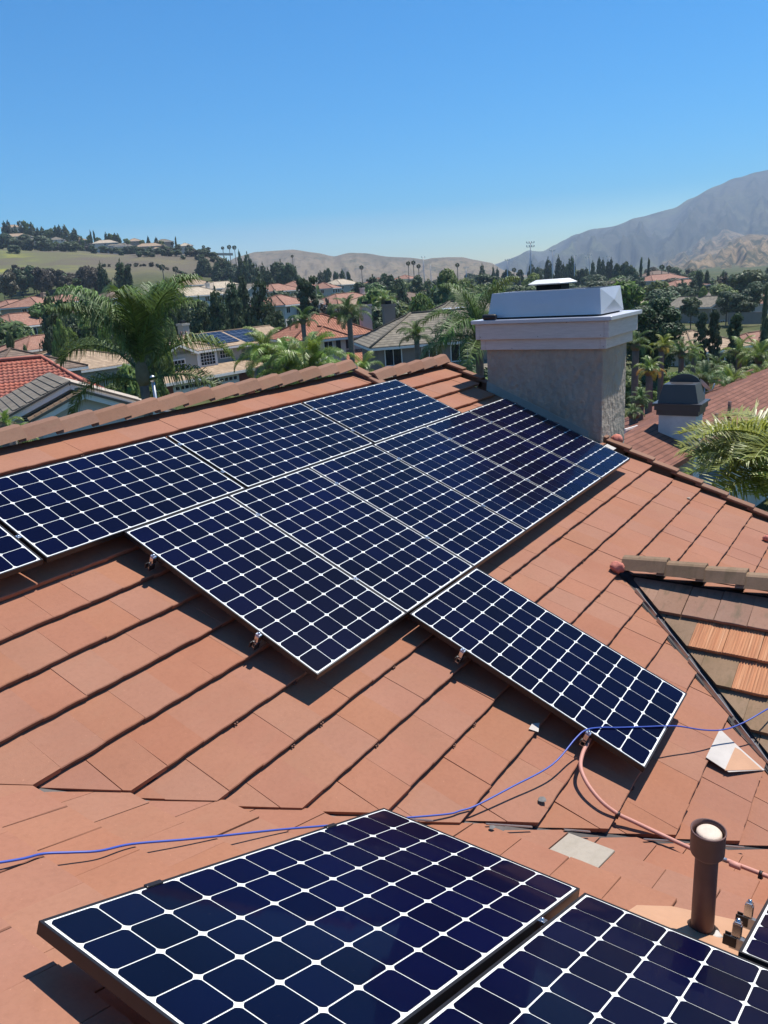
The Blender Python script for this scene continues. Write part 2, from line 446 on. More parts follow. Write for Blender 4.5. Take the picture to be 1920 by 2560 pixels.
# valley line between MAIN and LOW in world xy
def inter(fr1, fr2, s):  # point on both planes with given x+ -y param s
    n1, n2 = fr1.n, fr2.n; d1, d2 = n1.dot(fr1.o), n2.dot(fr2.o)
    # add third plane: x - y = s
    M3 = Matrix((n1, n2, Vector((1,-1,0)))); return M3.inverted() @ Vector((d1, d2, s))
vA, vB = inter(MAIN, LOW, -2), inter(MAIN, LOW, 8)
def line_uv(fr, A, B, inside_pt):  # half plane in (u,v) containing inside
    ua, va = (A-fr.o).dot(fr.u), (A-fr.o).dot(fr.v); ub, vb = (B-fr.o).dot(fr.u), (B-fr.o).dot(fr.v)
    a, b = vb-va, -(ub-ua); L = math.hypot(a, b); a, b = a/L, b/L; c = a*ua+b*va
    iu, iv = inside_pt
    if a*iu+b*iv > c: a, b, c = -a, -b, -c
    return a, b, c
valM = line_uv(MAIN, vA, vB, (3, 0)); valL = line_uv(LOW, vA, vB, (1.5, .5))
dA, dB = inter(MAIN, MAIN, 0) if False else D0, D0+Vector((-1,-1,-5/12))
dvM = line_uv(MAIN, dA, dB, (0, 3)); dvD = line_uv(DORM, dA, dB, (3, .5))
def sh(c, d): return (c[0], c[1], c[2]-d)   # pull the clip line in by d

big = [(-7.5, RV), (4.98, RV), (4.98, RV2), (XR, RV2), (XR, 6.2), (-7.5, 6.2)]
def cl2(poly, c): return clip(poly, *c)
pm = cl2([(-7.5, RV), (4.98, RV), (4.98, 5.4), (-7.5, 5.4)], valM)
deckM = deck(MAIN, pm, -.10)
deckM2 = deck(MAIN, [(4.98, RV2), (XR, RV2), (XR, 7.5), (4.98, 7.5)], -.10)
pl = cl2([(-5, -2.6), (9, -2.6), (9, 6.5), (-5, 6.5)], valL)
deckL = deck(LOW, pl, -.10)
m = MB(); m.face([D0+Z*.0, D0+Vector((0,-6,0)), D0+Vector((3,-6,-1.25)), D0+Vector((3,-3,-1.25))]); m.build('dormer_back_slope', OLIVE, house, org=HB)
deckD = deck(DORM, cl2([(0, 0), (9, 0), (9, 3.2), (0, 3.2)], dvD), -.10)
# support roof body under main plane right of dormer valley stays deckM2
def covered(u, vb):
    v = vb-.17
    if -.02 < u < 6.1 and .02 < v < 1.8: return True
    if -2.4 < u < 4.9 and -1.0 < v < .02: return True
    if 1.1 < u < 2.0 and 1.8 < v < 3.6: return True
    return False
def coverL(u, vb): # LOW: u along fb, v down
    v = vb-.17
    return (.03 < u < 3.0 and v < 1.75)
P0, PITCH = .3525, .3325
keepM = lambda u, v: (u < 4.98 and v > RV-.05 or u >= 4.98 and v > RV2-.05) and u < XR-.02 and not (6.64 < u and -.55 < v < 1.1)
UD0 = D0.x+.02
c1 = lay(MAIN, (-6, XR), P0, PITCH, (-5, 17), keepM, lambda u, vb: [sh(valM, .05 if u > -.1 else .012+.01*math.sin(vb*31)), (1, 0, XR)]+([sh(dvM, .03)] if u < UD0 else []), deckM, covered, lambda u, k: TILE)
gt = (.815, 2.93)
def lowmat(u, k): return GREYT if (k == 8 and abs(u-.8) < .135) else TILE
keepL = lambda u, v: v > -2.5
c2 = lay(LOW, (-3, 8), .10, .3555, (-6, 14), keepL, [sh(valL, -.03)], deckL, coverL, lowmat, width=.2735)
def dmat(u, k):
    if k <= 1: return MOTTLE
    lim = {2: .72, 3: 1.02, 4: 1.6, 5: 2.3, 6: 2.6}.get(k, 9)
    if k >= 6: return OLIVE
    return COMBED if u > lim else OLIVE
c3 = lay(DORM, (-.2, 7), .15, PITCH, (1, 8), lambda u, v: v > 0, [sh(dvD, .035)], deckD, lambda u, v: False, dmat)
c3 = [(s*3 if s > 0 else s, *r) for s, *r in c3]
place_tiles(c1+c2+c3, 300)

# ridge caps
def cap_mesh(name, mat, L=.43, seed=0, wd=.105, rise=.05):
    r = random.Random(seed); m = MB(); t = .028
    prof = [(-wd-.02, -.055), (-wd*.55, rise*.75), (-wd*.3, rise), (wd*.3, rise), (wd*.55, rise*.75), (wd+.02, -.055)]
    inn = [(x*.86, z-t) for x, z in prof]; inn[0] = (prof[0][0]+.02, prof[0][1]); inn[-1] = (prof[-1][0]-.02, prof[-1][1])
    vs = []
    for x, lift in ((0, 0.0), (L, .035)):
        for pr in (prof, inn):
            vs += [(x+r.uniform(-.003,.003), a*(1+.05*x/L), b+lift) for a, b in pr]
    n = 6; fs = []
    for i in range(n-1):
        fs += [(i, i+1, 2*n+i+1, 2*n+i), (n+i+1, n+i, 3*n+i, 3*n+i+1), (i+1, i, n+i, n+i+1), (2*n+i, 2*n+i+1, 3*n+i+1, 3*n+i)]
    fs += [(0, 2*n, 3*n, n), (n-1, 2*n-1, 4*n-1, 3*n-1)]
    m.raw(vs, fs); return m.mesh(name, mat)
def caps(A, d, nrm, cnt, pitch, mat, deck_, name='ridge_tile', wd=.105, rise=.05):
    d = d.normalized(); side = nrm.cross(d).normalized(); up = d.cross(side)
    mes = [cap_mesh(name, mat, pitch+.07, seed=s, wd=wd, rise=rise) for s in range(4)]
    for i in range(cnt):
        r = random.Random(i*7+int(A.x*3)); P = A+d*(i*pitch)+side*r.uniform(-.006, .006)
        b = basis(d, side, up, P-HB) @ Matrix.Rotation(r.uniform(-.012, .012), 4, 'Z') @ Matrix.Rotation(r.uniform(-.008,.008), 4, 'Y')
        link(name, mes[i % 4], deck_, b)
Z = Vector((0,0,1))
caps(MAIN.p(-5.7+.294-.07, RV-.05, .035)+Vector((.0, 0, 0)), Vector((1,0,0)), Z, 29, .3568, RIDGE, deckM)
caps(MAIN.p(4.98, RV2-.04, .03), Vector((1,0,0)), Z, 5, .355, RIDGE, deckM2)
# short rake where the ridge steps down, with a mortar patch at its head
rk = MAIN.v
for j, (v0, L) in enumerate(((RV+.02, .30), (RV+.24, .28))):
    m = MB(); m.box(MAIN.p(4.97, v0+L/2, .02+.012*(1-j)), (.16, L, .035), (MAIN.u, MAIN.v, MAIN.n), .006)
    m.build('rake_tile', RIDGE, deckM2, org=HB)
m = MB(); m.lathe(MAIN.p(4.93, RV-.03, .02), [(.0, .075), (.06, .06), (.11, .02), (.13, -.03)], 9); m.build('mortar_patch', simple('grey_mortar', (.10,.09,.085), .9, .2, .3, 20, bump=.5), deckM, org=HB)
# rake tiles on the gable edge
N = 0
for k in range(-4, 22):
    v0 = .02+k*PITCH-.09
    if -.62 < v0 < .86: continue
    r = random.Random(k)
    m = MB(); ax = (MAIN.u, (MAIN.v+MAIN.n*.09).normalized(), MAIN.n)
    m.box(MAIN.p(XR+.055+r.uniform(-.004,.004), v0+.2, .035), (.13, .40, .030), ax, .005)
    m.box(MAIN.p(XR+.115, v0+.2, -.05), (.022, .39, .15), ax, .004)
    m.build('rake_tile', RIDGE, deckM2, org=HB)
# dormer ridge and valley metal
caps(DORM.p(.02, -.03, .05), Vector((0,-1,0)), Z, 12, .335, OLIVE, deckD, wd=.10, rise=.045)
m = MB()
def blob(m, c, r, seed, sq=.8, n=14):
    rr = random.Random(seed); c = Vector(c); vs = []; fs = []
    for i in range(8):
        t = math.pi*i/7
        for k in range(n):
            p = 2*math.pi*k/n; d = Vector((math.sin(t)*math.cos(p), math.sin(t)*math.sin(p), math.cos(t)*sq))
            vs.append(c+d*(r*(1+.35*noise.noise(d*1.9+Vector((seed, 0, 0)))+.14*noise.noise(d*5+Vector((0, seed, 0))))))
    for i in range(7):
        for k in range(n): fs.append((i*n+k, i*n+(k+1) % n, i*n+n+(k+1) % n, i*n+n+k))
    m.raw(vs, fs, True)
blob(m, MAIN.pw(1543, 1418, .04), .068, 3, .75, 24); m.build('mortar_ball', MORTAR, deckD, org=HB)
m = MB(); blob(m, MAIN.pw(1541, 1098, .05)+Vector((.02,0,.0)), .075, 5); m.build('mortar_ball', MORTAR, deckM2, org=HB)
m = MB(); blob(m, MAIN.pw(1917, 1345, .03), .045, 9); m.build('mortar_ball', MORTAR, deckM2, org=HB)
m = MB(); dv = Vector((-1,-1,-5/12)).normalized(); ds = dv.cross(Z).normalized()
for t0, t1 in ((0.02, 2.9),):
    A = D0+dv*t0; B = D0+dv*t1
    for s, h in ((.075, .012), (-.055, .010)):
        pass
    for sgn, fr in ((1, MAIN), (-1, DORM)):
        sd_ = (ds*sgn); sd_ = sd_-fr.n*sd_.dot(fr.n); sd_.normalize()
        w_ = .06
        e = sd_ if (sd_.dot(Vector((-1, 1, 0))) > 0) == (fr is MAIN) else -sd_
        m.face([A-Z*.03, B-Z*.03, B-Z*.03+e*w_, A-Z*.03+e*w_])
m.build('valley_flashing', RUST, deckM, org=HB)
m = MB(); e = Vector((-1,1,0)).normalized(); e = e-MAIN.n*e.dot(MAIN.n); e.normalize()
for t0, t1 in ((.35, .72), (.76, 1.25), (1.28, 1.9), (1.93, 2.85)):
    A = D0+dv*t0+e*.035; B = D0+dv*t1+e*(.03+rnd.uniform(-.01,.012)); m = MB()
    m.box((A+B)/2+MAIN.n*.008, ((B-A).length, .006, .03), ((B-A).normalized(), e, MAIN.n)); m.build('valley_flashing_lip', STEEL, deckM, org=HB)
m = MB(); pts = [(1800, 1822), (1765, 1893), (1822, 1930), (1912, 1925), (1850, 1870)]
q = [MAIN.pw(a, b, .012) for a, b in pts]
m.raw(q+[p-MAIN.n*.004 for p in q], [(4,3,2,1,0), (5,6,7,8,9)]+[(i, (i+1) % 5, (i+1) % 5+5, i+5) for i in range(5)])
m.build('flashing_sheet', WHITEFLASH, deckM, org=HB)
m = MB(); pts = [(1838, 1868), (1812, 1926), (1905, 1924), (1852, 1876)]; q = [MAIN.pw(a, b, .015) for a, b in pts]
m.raw(q+[p-MAIN.n*.002 for p in q], [(3,2,1,0), (4,5,6,7)]+[(i, (i+1) % 4, (i+1) % 4+4, i+4) for i in range(4)])
m.build('peach_patch', PEACH, deckM, org=HB)
# valley metal between the two big slopes
m = MB(); dvv = (vB-vA).normalized()
for fr, ln in ((MAIN, valM), (LOW, valL)):
    e = -(fr.u*ln[0]+fr.v*ln[1]); e = e-dvv*e.dot(dvv); e.normalize()
    A, B = vA+Z*-.045, vB+Z*-.045
    m.face([A, B, B+e*.16, A+e*.16])
m.build('valley_flashing', RUST, deckM, org=HB)
for a, b in (((1030, 2048), (1082, 2052)), ((1215, 2060), (1330, 2067)), ((1410, 2074), (1475, 2079)), ((1610, 2098), (1690, 2103)), ((1795, 2113), (1860, 2118))):
    A, B = LOW.pw(*a, .012), LOW.pw(*b, .012); m = MB()
    m.box((A+B)/2, ((B-A).length, .014, .006), ((B-A).normalized(), LOW.n.cross((B-A).normalized()), LOW.n)); m.build('valley_flashing_lip', STEEL, deckM, org=HB)
# slipped / broken bits and small debris
SCRAP = simple('weathered_scrap', (.16,.15,.14), .8, .2, .3, 40)
def chip(px, py, fr, size, mat, name, seed, flat=.25):
    m = MB(); blob(m, (0,0,0), size, seed, flat, 7); P = fr.pw(px, py, .012)
    o = link(name, m.mesh(name, mat), deckM, Matrix.Translation(P-HB)); return o
chip(1722, 1245, MAIN, .022, GREYT, 'stone_chip', 2); 
chip(1355, 1998, MAIN, .03, SCRAP, 'metal_scrap', 6, .06); chip(1230, 2068, LOW, .018, SCRAP, 'metal_scrap', 7, .1)
m = MB(); q = [MAIN.pw(a, b, .006) for a, b in ((1322, 1822), (1330, 1809), (1349, 1807), (1346, 1830))]; m.raw(q+[p-MAIN.n*.002 for p in q], [(3,2,1,0), (4,5,6,7)]+[(i, (i+1) % 4, (i+1) % 4+4, i+4) for i in range(4)]); m.build('mortar_smear', WHITEFLASH, deckM, org=HB)
m = MB(); P = MAIN.p(6.56, 1.45, .018); m.box(P, (.17, .13, .008), (MAIN.u, MAIN.v, MAIN.n)); m.build('flashing_sheet', WHITEFLASH, deckM2, org=HB)
# dark wiped stain panels are in the tile material; walls and soffit of the house
WALL = stucco_mat('house_wall_stucco', (.50,.46,.42), 10, .4, .01)
m = MB()
m.box((1.0, 4.0, -4.4), (11.3, 6.6, 4.6)); m.box((1.7, -2.2, -4.6), (9.6, 6.4, 4.1))
m.build('house_wall', WALL, house, org=HB)
# gable wall under the rake, and the back slope behind the ridge
m = MB()
A, B_ = MAIN.p(XR-.1, RV2, -.16), MAIN.p(XR-.1, 6.4, -.16)
ax = XR-.1
back = Vector((ax, 5.4, A.z-(5.4-A.y)*5/12))
m.raw([A, B_, (ax, B_.y, -6.6), (ax, 5.4, -6.6), back]+[(p[0]-.15, p[1], p[2]) for p in (A, B_, (ax, B_.y, -6.6), (ax, 5.4, -6.6), back)],
      [(0,4,3,2,1), (5,6,7,8,9)]+[(i, (i+1) % 5, (i+1) % 5+5, i+5) for i in range(5)])
m.build('gable_wall', WALL, house, org=HB)
for x0, x1, rv in ((-7.5, 4.98, RV), (4.98, XR+.1, RV2)):
    m = MB(); A = MAIN.p(x0, rv, -.03); B_ = MAIN.p(x1, rv, -.03); L = 4.2
    dn_ = Vector((0, cT, -sT))
    m.face([A, B_, B_+dn_*L, A+dn_*L]); m.face([A-Z*.05, A+dn_*L-Z*.05, B_+dn_*L-Z*.05, B_-Z*.05])
    m.build('back_roof_slope', TILE, house, org=HB)

# ---------------------------------------------------------------- chimney
X0, X1, Y0, Y1 = 6.65, 7.62, -1.143, .52
ch = MB(); ch.box(((X0+X1)/2, (Y0+Y1)/2, -.7), (X1-X0, Y1-Y0, 2.6), b=.012); chim = ch.build('chimney', STUCCO, house, org=HB)
bp = lambda m, name, mat: m.build(name, mat, chim, org=HB)
def ring(e, z0, z1, name, mat, t=.03, b=.004):
    for (a0, a1, b0, b1) in ((X0-e, X1+e, Y0-e, Y0-e+t), (X0-e, X1+e, Y1+e-t, Y1+e), (X0-e, X0-e+t, Y0-e+t, Y1+e-t), (X1+e-t, X1+e, Y0-e+t, Y1+e-t)):
        m = MB(); m.box(((a0+a1)/2, (b0+b1)/2, (z0+z1)/2), (a1-a0-.001, b1-b0-.001, z1-z0), b=b); bp(m, name, mat)
ring(.06, .58, .735, 'fascia_board', WOOD, t=.075)
ring(.11, .725, .935, 'fascia_board', WOOD, t=.06)
m = MB(); m.box(((X0+X1)/2, (Y0+Y1)/2, .963), (X1-X0+.31, Y1-Y0+.31, .05), b=.004); bp(m, 'ledge', HOOD)
# nail heads
m = MB()
for y, z in ((-1.15, .76), (-.3, .757), (.55, .76), (-1.17, .61), (-.7, .93), (.1, .60)):
    m.lathe((X0-.114 if z > .72 else X0-.064, y, z), [(0, .004), (.005, .004), (.005, 0)], 6, ax=(Vector((0,1,0)), Z, Vector((-1,0,0))))
bp(m, 'nail_heads', RUST)
hx0, hx1, hy0, hy1, hz0, hz1, tp = X0+.0, X1-.08, Y0+.03, Y1-.03, .99, 1.33, .05
def q4(z, i): return [Vector((hx0+i, hy0+i*.7, z)), Vector((hx1-i, hy0+i*.7, z)), Vector((hx1-i, hy1-i, z)), Vector((hx0+i, hy1-i, z))]
b0, b1, b2, b3 = q4(hz0+.02, 0), q4(hz1, tp), q4(hz1, tp+.03), q4(hz0+.25, .06)
m = MB()
for i in range(4):
    j = (i+1) % 4
    if i in (0, 2):   # cross-broken short ends
        cc = (b0[i]+b0[j]+b1[i]+b1[j])/4 + (b0[i]-b0[(i+3) % 4]).normalized()*.035
        for a, b in ((b0[i], b0[j]), (b0[j], b1[j]), (b1[j], b1[i]), (b1[i], b0[i])): m.face([a, b, cc])
    else:
        cc = (b0[i]+b0[j]+b1[i]+b1[j])/4 + (b0[j]-b0[(j+1) % 4]).normalized()*.008
        for a, b in ((b0[i], b0[j]), (b0[j], b1[j]), (b1[j], b1[i]), (b1[i], b0[i])): m.face([a, b, cc])
    m.face([b1[i], b1[j], b2[j], b2[i]]); m.face([b2[i], b2[j], b3[j], b3[i]])
bp(m, 'metal_shroud', HOOD)
m = MB(); m.box(((hx0+hx1)/2, (hy0+hy1)/2, 1.0), (hx1-hx0-.08, hy1-hy0-.08, .02)); m.box(((hx0+hx1)/2, (hy0+hy1)/2, 1.20), (hx1-hx0-.16, hy1-hy0-.16, .02)); bp(m, 'shroud_floor', DARKV)
for (a, b) in (((hx0+.06, hy0+.25), (hx0+.06, hy1-.2)),):
    m = MB(); m.box(((a[0]+b[0])/2+.03, (a[1]+b[1])/2, hz1+.004), (.05, b[1]-a[1], .006)); bp(m, 'shroud_flap', HOOD)
fc = Vector((7.12, -.27, 0))
m = MB(); m.box(fc+Vector((0,0,1.27)), (.30, .36, .28), b=.01); bp(m, 'flue_screen', DARKV)
m = MB()
w1, w2 = (.25, .27), (.17, .19)
rg = lambda w, z: [fc+Vector((sx*w[0], sy*w[1], z)) for sx, sy in ((1,-.75),(1,.75),(.75,1),(-.75,1),(-1,.75),(-1,-.75),(-.75,-1),(.75,-1))]
zs = [rg(w1, 1.405), rg((w1[0]+.008, w1[1]+.008), 1.42), rg(w2, 1.47)]
vs = sum(zs, []); fs = [tuple(range(7,-1,-1)), tuple(range(16,24))]+[(r*8+i, r*8+(i+1) % 8, r*8+8+(i+1) % 8, r*8+8+i) for r in range(2) for i in range(8)]
m.raw(vs, fs); bp(m, 'flue_cap', WHITECAP)
# base flashing following the slope
m = MB()
for fr, s in ((1, 0),):
    a = MAIN.p(X0, -.50, 0); b = MAIN.p(X0, 1.12, 0)
    m.raw([Vector((X0-.035, a.y, a.z-.03)), Vector((X0-.035, b.y, b.z-.03)), Vector((X0-.012, b.y, b.z+.07)), Vector((X0-.012, a.y, a.z+.09)),
           Vector((X0+.01, a.y, a.z-.03)), Vector((X0+.01, b.y, b.z-.03)), Vector((X0+.01, b.y, b.z+.07)), Vector((X0+.01, a.y, a.z+.09))],
          [(0,1,2,3), (7,6,5,4), (0,4,5,1), (1,5,6,2), (2,6,7,3), (3,7,4,0)])
bp(m, 'base_flashing', TEAL)

spk = MB(); a = Vector((X0-.115, .40, .988+.04))
spk.tube([a+Vector((0,-.10,0)), a+Vector((0,-.082,0)), a+Vector((0,.082,0)), a+Vector((0,.10,0))], [.03, .04, .04, .03], 14)
sp = empty('portable_speaker', (a.x, a.y, .988), 'small black rounded portable speaker left on the chimney ledge', 'speaker')
spk.build('speaker_body', BLACKP, sp)
m = MB(); m.lathe(a+Vector((-.0345,-.005,.004)), [(0,.003),(.009,.003),(.009,0)], 8, ax=(Vector((0,1,0)), Z, Vector((-1,0,0)))); m.build('speaker_badge', simple('red_badge', (.6,.05,.03), .5, .3), sp)
# ---------------------------------------------------------------- solar panels
PL, PW_, PT = 1.835, 1.016, .040
pc = .1635; mw = (PW_-6*pc)/2; ml = (PL-11*pc)/2
def cell_mesh():
    m = MB(); s = .1573/2; c = .0150; k = .0045
    pts = [(s, -s+c), (s, s-c), (s-k, s-c+k*1.5), (s-c+k*1.5, s-k), (s-c, s), (-s+c, s), (-s+c-k*1.5, s-k), (-s+k, s-c+k*1.5), (-s, s-c), (-s, -s+c), (-s+k, -s+c-k*1.5), (-s+c-k*1.5, -s+k), (-s+c, -s), (s-c, -s), (s-c+k*1.5, -s+k), (s-k, -s+c-k*1.5)]
    m.prism(pts, lambda x, y: Vector((x, y, .0)), lambda x, y: Vector((x, y, -.0015))); return m.mesh('solar_cell', CELL)
CM = cell_mesh()
# panel local frame: x short side (0..PW_), y long side (0..PL), z=0 top of frame
def panel_frame_mesh():
    m = MB(); t = .011
    for c, d in (((PW_/2, t/2, -PT/2), (PW_, t, PT)), ((PW_/2, PL-t/2, -PT/2), (PW_, t, PT)), ((t/2, PL/2, -PT/2), (t, PL-2*t, PT)), ((PW_-t/2, PL/2, -PT/2), (t, PL-2*t, PT))):
        m.box(c, d, b=.0012)
    for y in (.02, PL-.02): m.box((PW_/2, y, -PT+.001), (PW_-.02, .03, .002))
    return m.mesh('panel_frame', BLACKAL)
def back_mesh():
    m = MB(); m.box((PW_/2, PL/2, -.006), (PW_-.021, PL-.021, .006)); return m.mesh('backsheet', BACK)
FM, BM = panel_frame_mesh(), back_mesh()
def jb_mesh():
    m = MB(); m.box((PW_/2, PL*.8, -.022), (.15, .12, .02), b=.003); return m.mesh('junction_box', BLACKP)
JB = jb_mesh()
def panel(P, xd, yd, label, group):
    n = xd.cross(yd).normalized()
    o = empty('solar_panel', (0,0,0), label, 'solar panel', group); o.matrix_basis = basis(xd.normalized(), yd.normalized(), n, P)
    link('panel_frame', FM, o); link('backsheet', BM, o); link('junction_box', JB, o)
    for i in range(6):
        for j in range(11):
            link('solar_cell', CM, o, Matrix.Translation((mw+(i+.5)*pc, ml+(j+.5)*pc, -.0008)))
    return o
def mp(fr, u, v, w=0): return fr.p(u, v, w)
u_, v_ = MAINP.u, MAINP.v
G1 = 'solar panels on the main roof slope'; G2 = 'solar panels on the near lower slope'
SLAB = ['leftmost upright solar panel of the lower row, its long edge beside bare tiles',
        'second upright panel from left in the lower row, touching the single hanging panel',
        'upright solar panel third from left in the lower row of the main array', 'upright solar panel fourth from left in the lower row, third from the chimney',
        'upright panel in the lower row, next to the one at the chimney', 'upright solar panel at the right end of the lower row, right beneath the chimney']
# portrait: long side along v. x = -u so that x cross y is up:  (-u) x v = n
for i in range(6):
    panel(mp(MAINP, i*1.022+PW_, 0, rnd.uniform(-.002,.002)), -u_, v_, SLAB[i], G1)
panel(mp(MAINP, 1.025+PW_, PL+.016), -u_, v_, 'single solar panel hanging below the main array, blue cable across its lower corner', G1)
TLAB = {0: 'second lengthwise solar panel from the right in the upper row', 1: 'lengthwise solar panel at the far right end of the upper row, near the chimney foot',
        -1: 'third lengthwise solar panel from the right in the upper row', -2: 'solar panel cut off by the left edge of the picture, leftmost of the upper row'}
for k in (-2, -1, 0, 1):
    panel(mp(MAINP, 1.261+k*(PL+.027), -.008-PW_), v_, u_, TLAB[k], G1).matrix_basis.translation
# x=v, y=u : v x u = ? ensure normal up by flipping
for o in bpy.data.objects:
    if o.name.startswith('solar_panel') and o.matrix_basis.col[2].z < 0:
        b = o.matrix_basis.copy(); x, y = b.col[0].to_3d(), b.col[1].to_3d(); P = b.translation
        # mirror along x: start from the other long edge
        o.matrix_basis = basis(-x, y, x.cross(y)*-1, P+x*PW_)
fbu, fav = LOWP.u, LOWP.v
def lowpanel(u0, v0, label, land=False):
    if not land: x, y = fbu, fav
    else: x, y = fav, fbu
    n = x.cross(y); P = LOWP.p(u0, v0)
    if n.z < 0: P = P+x*PW_; x = -x
    panel(P, x, y, label, G2)
lowpanel(0, 0, 'big foreground solar panel at bottom left, its black corner casting a sharp shadow')
lowpanel(1.044, -.022, 'foreground solar panel at bottom right, in front of the vent pipe')
lowpanel(1.629, 1.855, 'sliver of a solar panel at the right edge, beyond the vent pipe')

# rails, clamps
def rail_mesh(L):
    m = MB(); m.box((L/2, 0, 0), (L, .034, .012)); m.box((L/2, -.014, -.018), (L, .004, .03)); m.box((L/2, .014, -.018), (L, .004, .03)); m.box((L/2, 0, -.036), (L, .034, .006)); return m.mesh('rail_bar', STEEL)
def clamp_bits(m, P, a, b, n, big=1.0):
    m.box(P+n*.004, (.030*big, .034*big, .006), (a, b, n), .001)
    m.lathe(P+n*.007, [(0, .008), (.007, .008), (.008, 0)], 6, ax=(a, b, n))
    m.box(P-n*.02, (.012, .03, .05), (a, b, n))
RG = 'mounting rails under the panels'
def rail(fr, A, L, d, label, foot_every=1.3, w=-.062, end=True, mids=(), foot_h=.16, lip=False):
    e = empty('mounting_rail', fr.p(*A, w), label, 'mounting rail', RG)
    side = fr.n.cross(d).normalized()
    me = rail_mesh(L); link('rail_bar', me, e, basis(d, side, fr.n, Vector((0,0,0))))
    P0_ = fr.p(*A, w)
    k = .35
    while k < L:
        m = MB(); p = P0_+d*k; m.box(p-fr.n*.045, (.03, .05, .07), (d, side, fr.n), .002); m.build('roof_foot', BRIGHTAL, e); k += foot_every
    if end:
        m = MB(); p = P0_+d*.02+fr.n*.035
        m.box(p, (.035, .03, .05), (d, side, fr.n), .002); m.box(p+fr.n*.03, (.028, .036, .008), (d, side, fr.n), .002)
        m.lathe(p+fr.n*.034, [(0, .012), (.008, .012), (.009, 0)], 6, ax=(d, side, fr.n))
        m.build('end_clamp', BRIGHTAL, e)
        m = MB()
        for sy in (-1, 1): m.box(P0_+side*(sy*.019)-fr.n*.012, (.05, .006, .04), (d, side, fr.n), .001)
        m.build('rail_bracket', BLACKAL, e)
    if lip:
        m = MB(); m.box(P0_-d*(-.02)+fr.n*(-w+.001), (.022, .07, .008), (d, side, fr.n), .002); m.build('edge_clip', BLACKAL, e)
    for t in mids:
        m = MB(); p = P0_+d*t+fr.n*(-w-.001); clamp_bits(m, p, d, side, fr.n); m.build('mid_clamp', BRIGHTAL, e)
    return e
rows = ((.343, 'upper'), (1.355, 'lower'))
for v, nm in rows:
    rail(MAINP, (-.045, v), 6.15, u_, f'rail end with bright clamp left of the lower panel row, {nm} of the two', mids=[.045-.003+i*1.022 for i in range(1, 6)])
for v, nm in ((2.326, 'upper'), (3.297, 'lower')):
    rail(MAINP, (.985, v), 1.05, u_, 'rail and clamp under the single hanging panel, '+('nearer the main array' if nm == 'upper' else 'where the pink conduit comes out'), foot_every=.6)
for v in (-.84, -.30):
    nmm = 'upper' if v < -.5 else 'lower'
    rail(MAINP, (-4.0, v), 8.9, u_, f'rail under the row of lengthwise panels, {nmm} of the two', end=False, mids=[4.0+1.261-.0135+k*(PL+.027) for k in (-1, 0, 1)])
# low slope rails run along u
for v, lab in ((.42, 'rail under the foreground panels, closer to the left frame corner'), (1.40, 'rail under the foreground panels, farther from the left frame corner')):
    rail(LOWP, (-.012, v), 3.2, fbu, lab, mids=(.012+1.030,), foot_every=1.45, end=False, lip=True)
for v in (2.13, 2.40):
    rail(LOWP, (1.56, v), 1.6, fbu, 'short rail end by the panel sliver at the right edge, '+('upper' if v < 2.2 else 'lower')+' of the pair', foot_every=.5)

# ---------------------------------------------------------------- cable, conduit, vent pipe
def smooth(pts, n=8):
    out = []
    P = [pts[0]]+list(pts)+[pts[-1]]
    for i in range(1, len(P)-2):
        a, b, c, d = P[i-1], P[i], P[i+1], P[i+2]
        for k in range(n):
            t = k/n; out.append(.5*((2*b)+(c-a)*t+(2*a-5*b+4*c-d)*t*t+(3*b-a-3*c+d)*t**3))
    out.append(P[-1]); return out
pts = []
for q in ((-60, 2163), (0, 2156), (60, 2146), (110, 2134), (180, 2131), (250, 2127), (330, 2110), (460, 2099), (560, 2089), (700, 2074), (840, 2062), (960, 2048), (1020, 2044)):
    pts.append(LOW.pw(*q, .012))
for q, w in (((1120, 2035), .012), ((1150, 2027), .012), ((1190, 2014), .02), ((1280, 1967), .05), ((1380, 1912), .09), ((1440, 1845), .15), ((1465, 1825), .168), ((1500, 1819), .168), ((1545, 1819), .166), ((1610, 1817), .166), ((1668, 1815), .168), ((1700, 1816), .16), ((1760, 1825), .13), ((1810, 1824), .11), ((1860, 1806), .14), ((1920, 1772), .2), ((1990, 1735), .2)):
    pts.append(MAIN.pw(*q, w))
cb = MB(); cb.tube(smooth(pts, 6), .0052, 8); cb.build('blue_cable', BLUE, org=pts[0], label='thin blue cable trailing over both roof slopes and across the hanging panel', cat='cable')
pts = [MAIN.pw(*q, w) for q, w in (((1478, 1838), .085), ((1470, 1856), .088), ((1456, 1885), .082), ((1452, 1920), .072), ((1470, 1962), .06), ((1505, 2005), .045), ((1545, 2035), .03), ((1580, 2052), .022))]
pts += [LOW.pw(*q, w) for q, w in (((1660, 2090), .026), ((1735, 2124), .022), ((1800, 2145), .022), ((1860, 2168), .022), ((1925, 2193), .022), ((2000, 2222), .022))]
cd = empty('electrical_conduit', pts[0], 'salmon pink conduit curving out from under the hanging panel and past the vent pipe', 'conduit')
sp_ = smooth(pts, 6); m = MB(); m.tube(sp_, .0125, 10); m.build('conduit_tube', CONDUIT, cd)
for q, fr in (((1545, 2033), MAIN), ((1900, 2183), LOW)):
    P = fr.pw(*q, .022); m = MB(); d = (min(sp_, key=lambda s: (s-P).length)-P)
    Q = min(sp_, key=lambda s: (s-P).length); i = sp_.index(Q); t = (sp_[min(i+1, len(sp_)-1)]-sp_[i-1]).normalized()
    m.tube([Q-t*.008, Q+t*.008], .0165, 10); m.box(Q-fr.n*.018, (.02, .03, .016), (t, fr.n.cross(t), fr.n)); m.build('conduit_strap', RUST, cd)
Q = LOW.pw(1838, 2163, .022); t = (LOW.pw(1925, 2193, .022)-LOW.pw(1800, 2145, .022)).normalized()
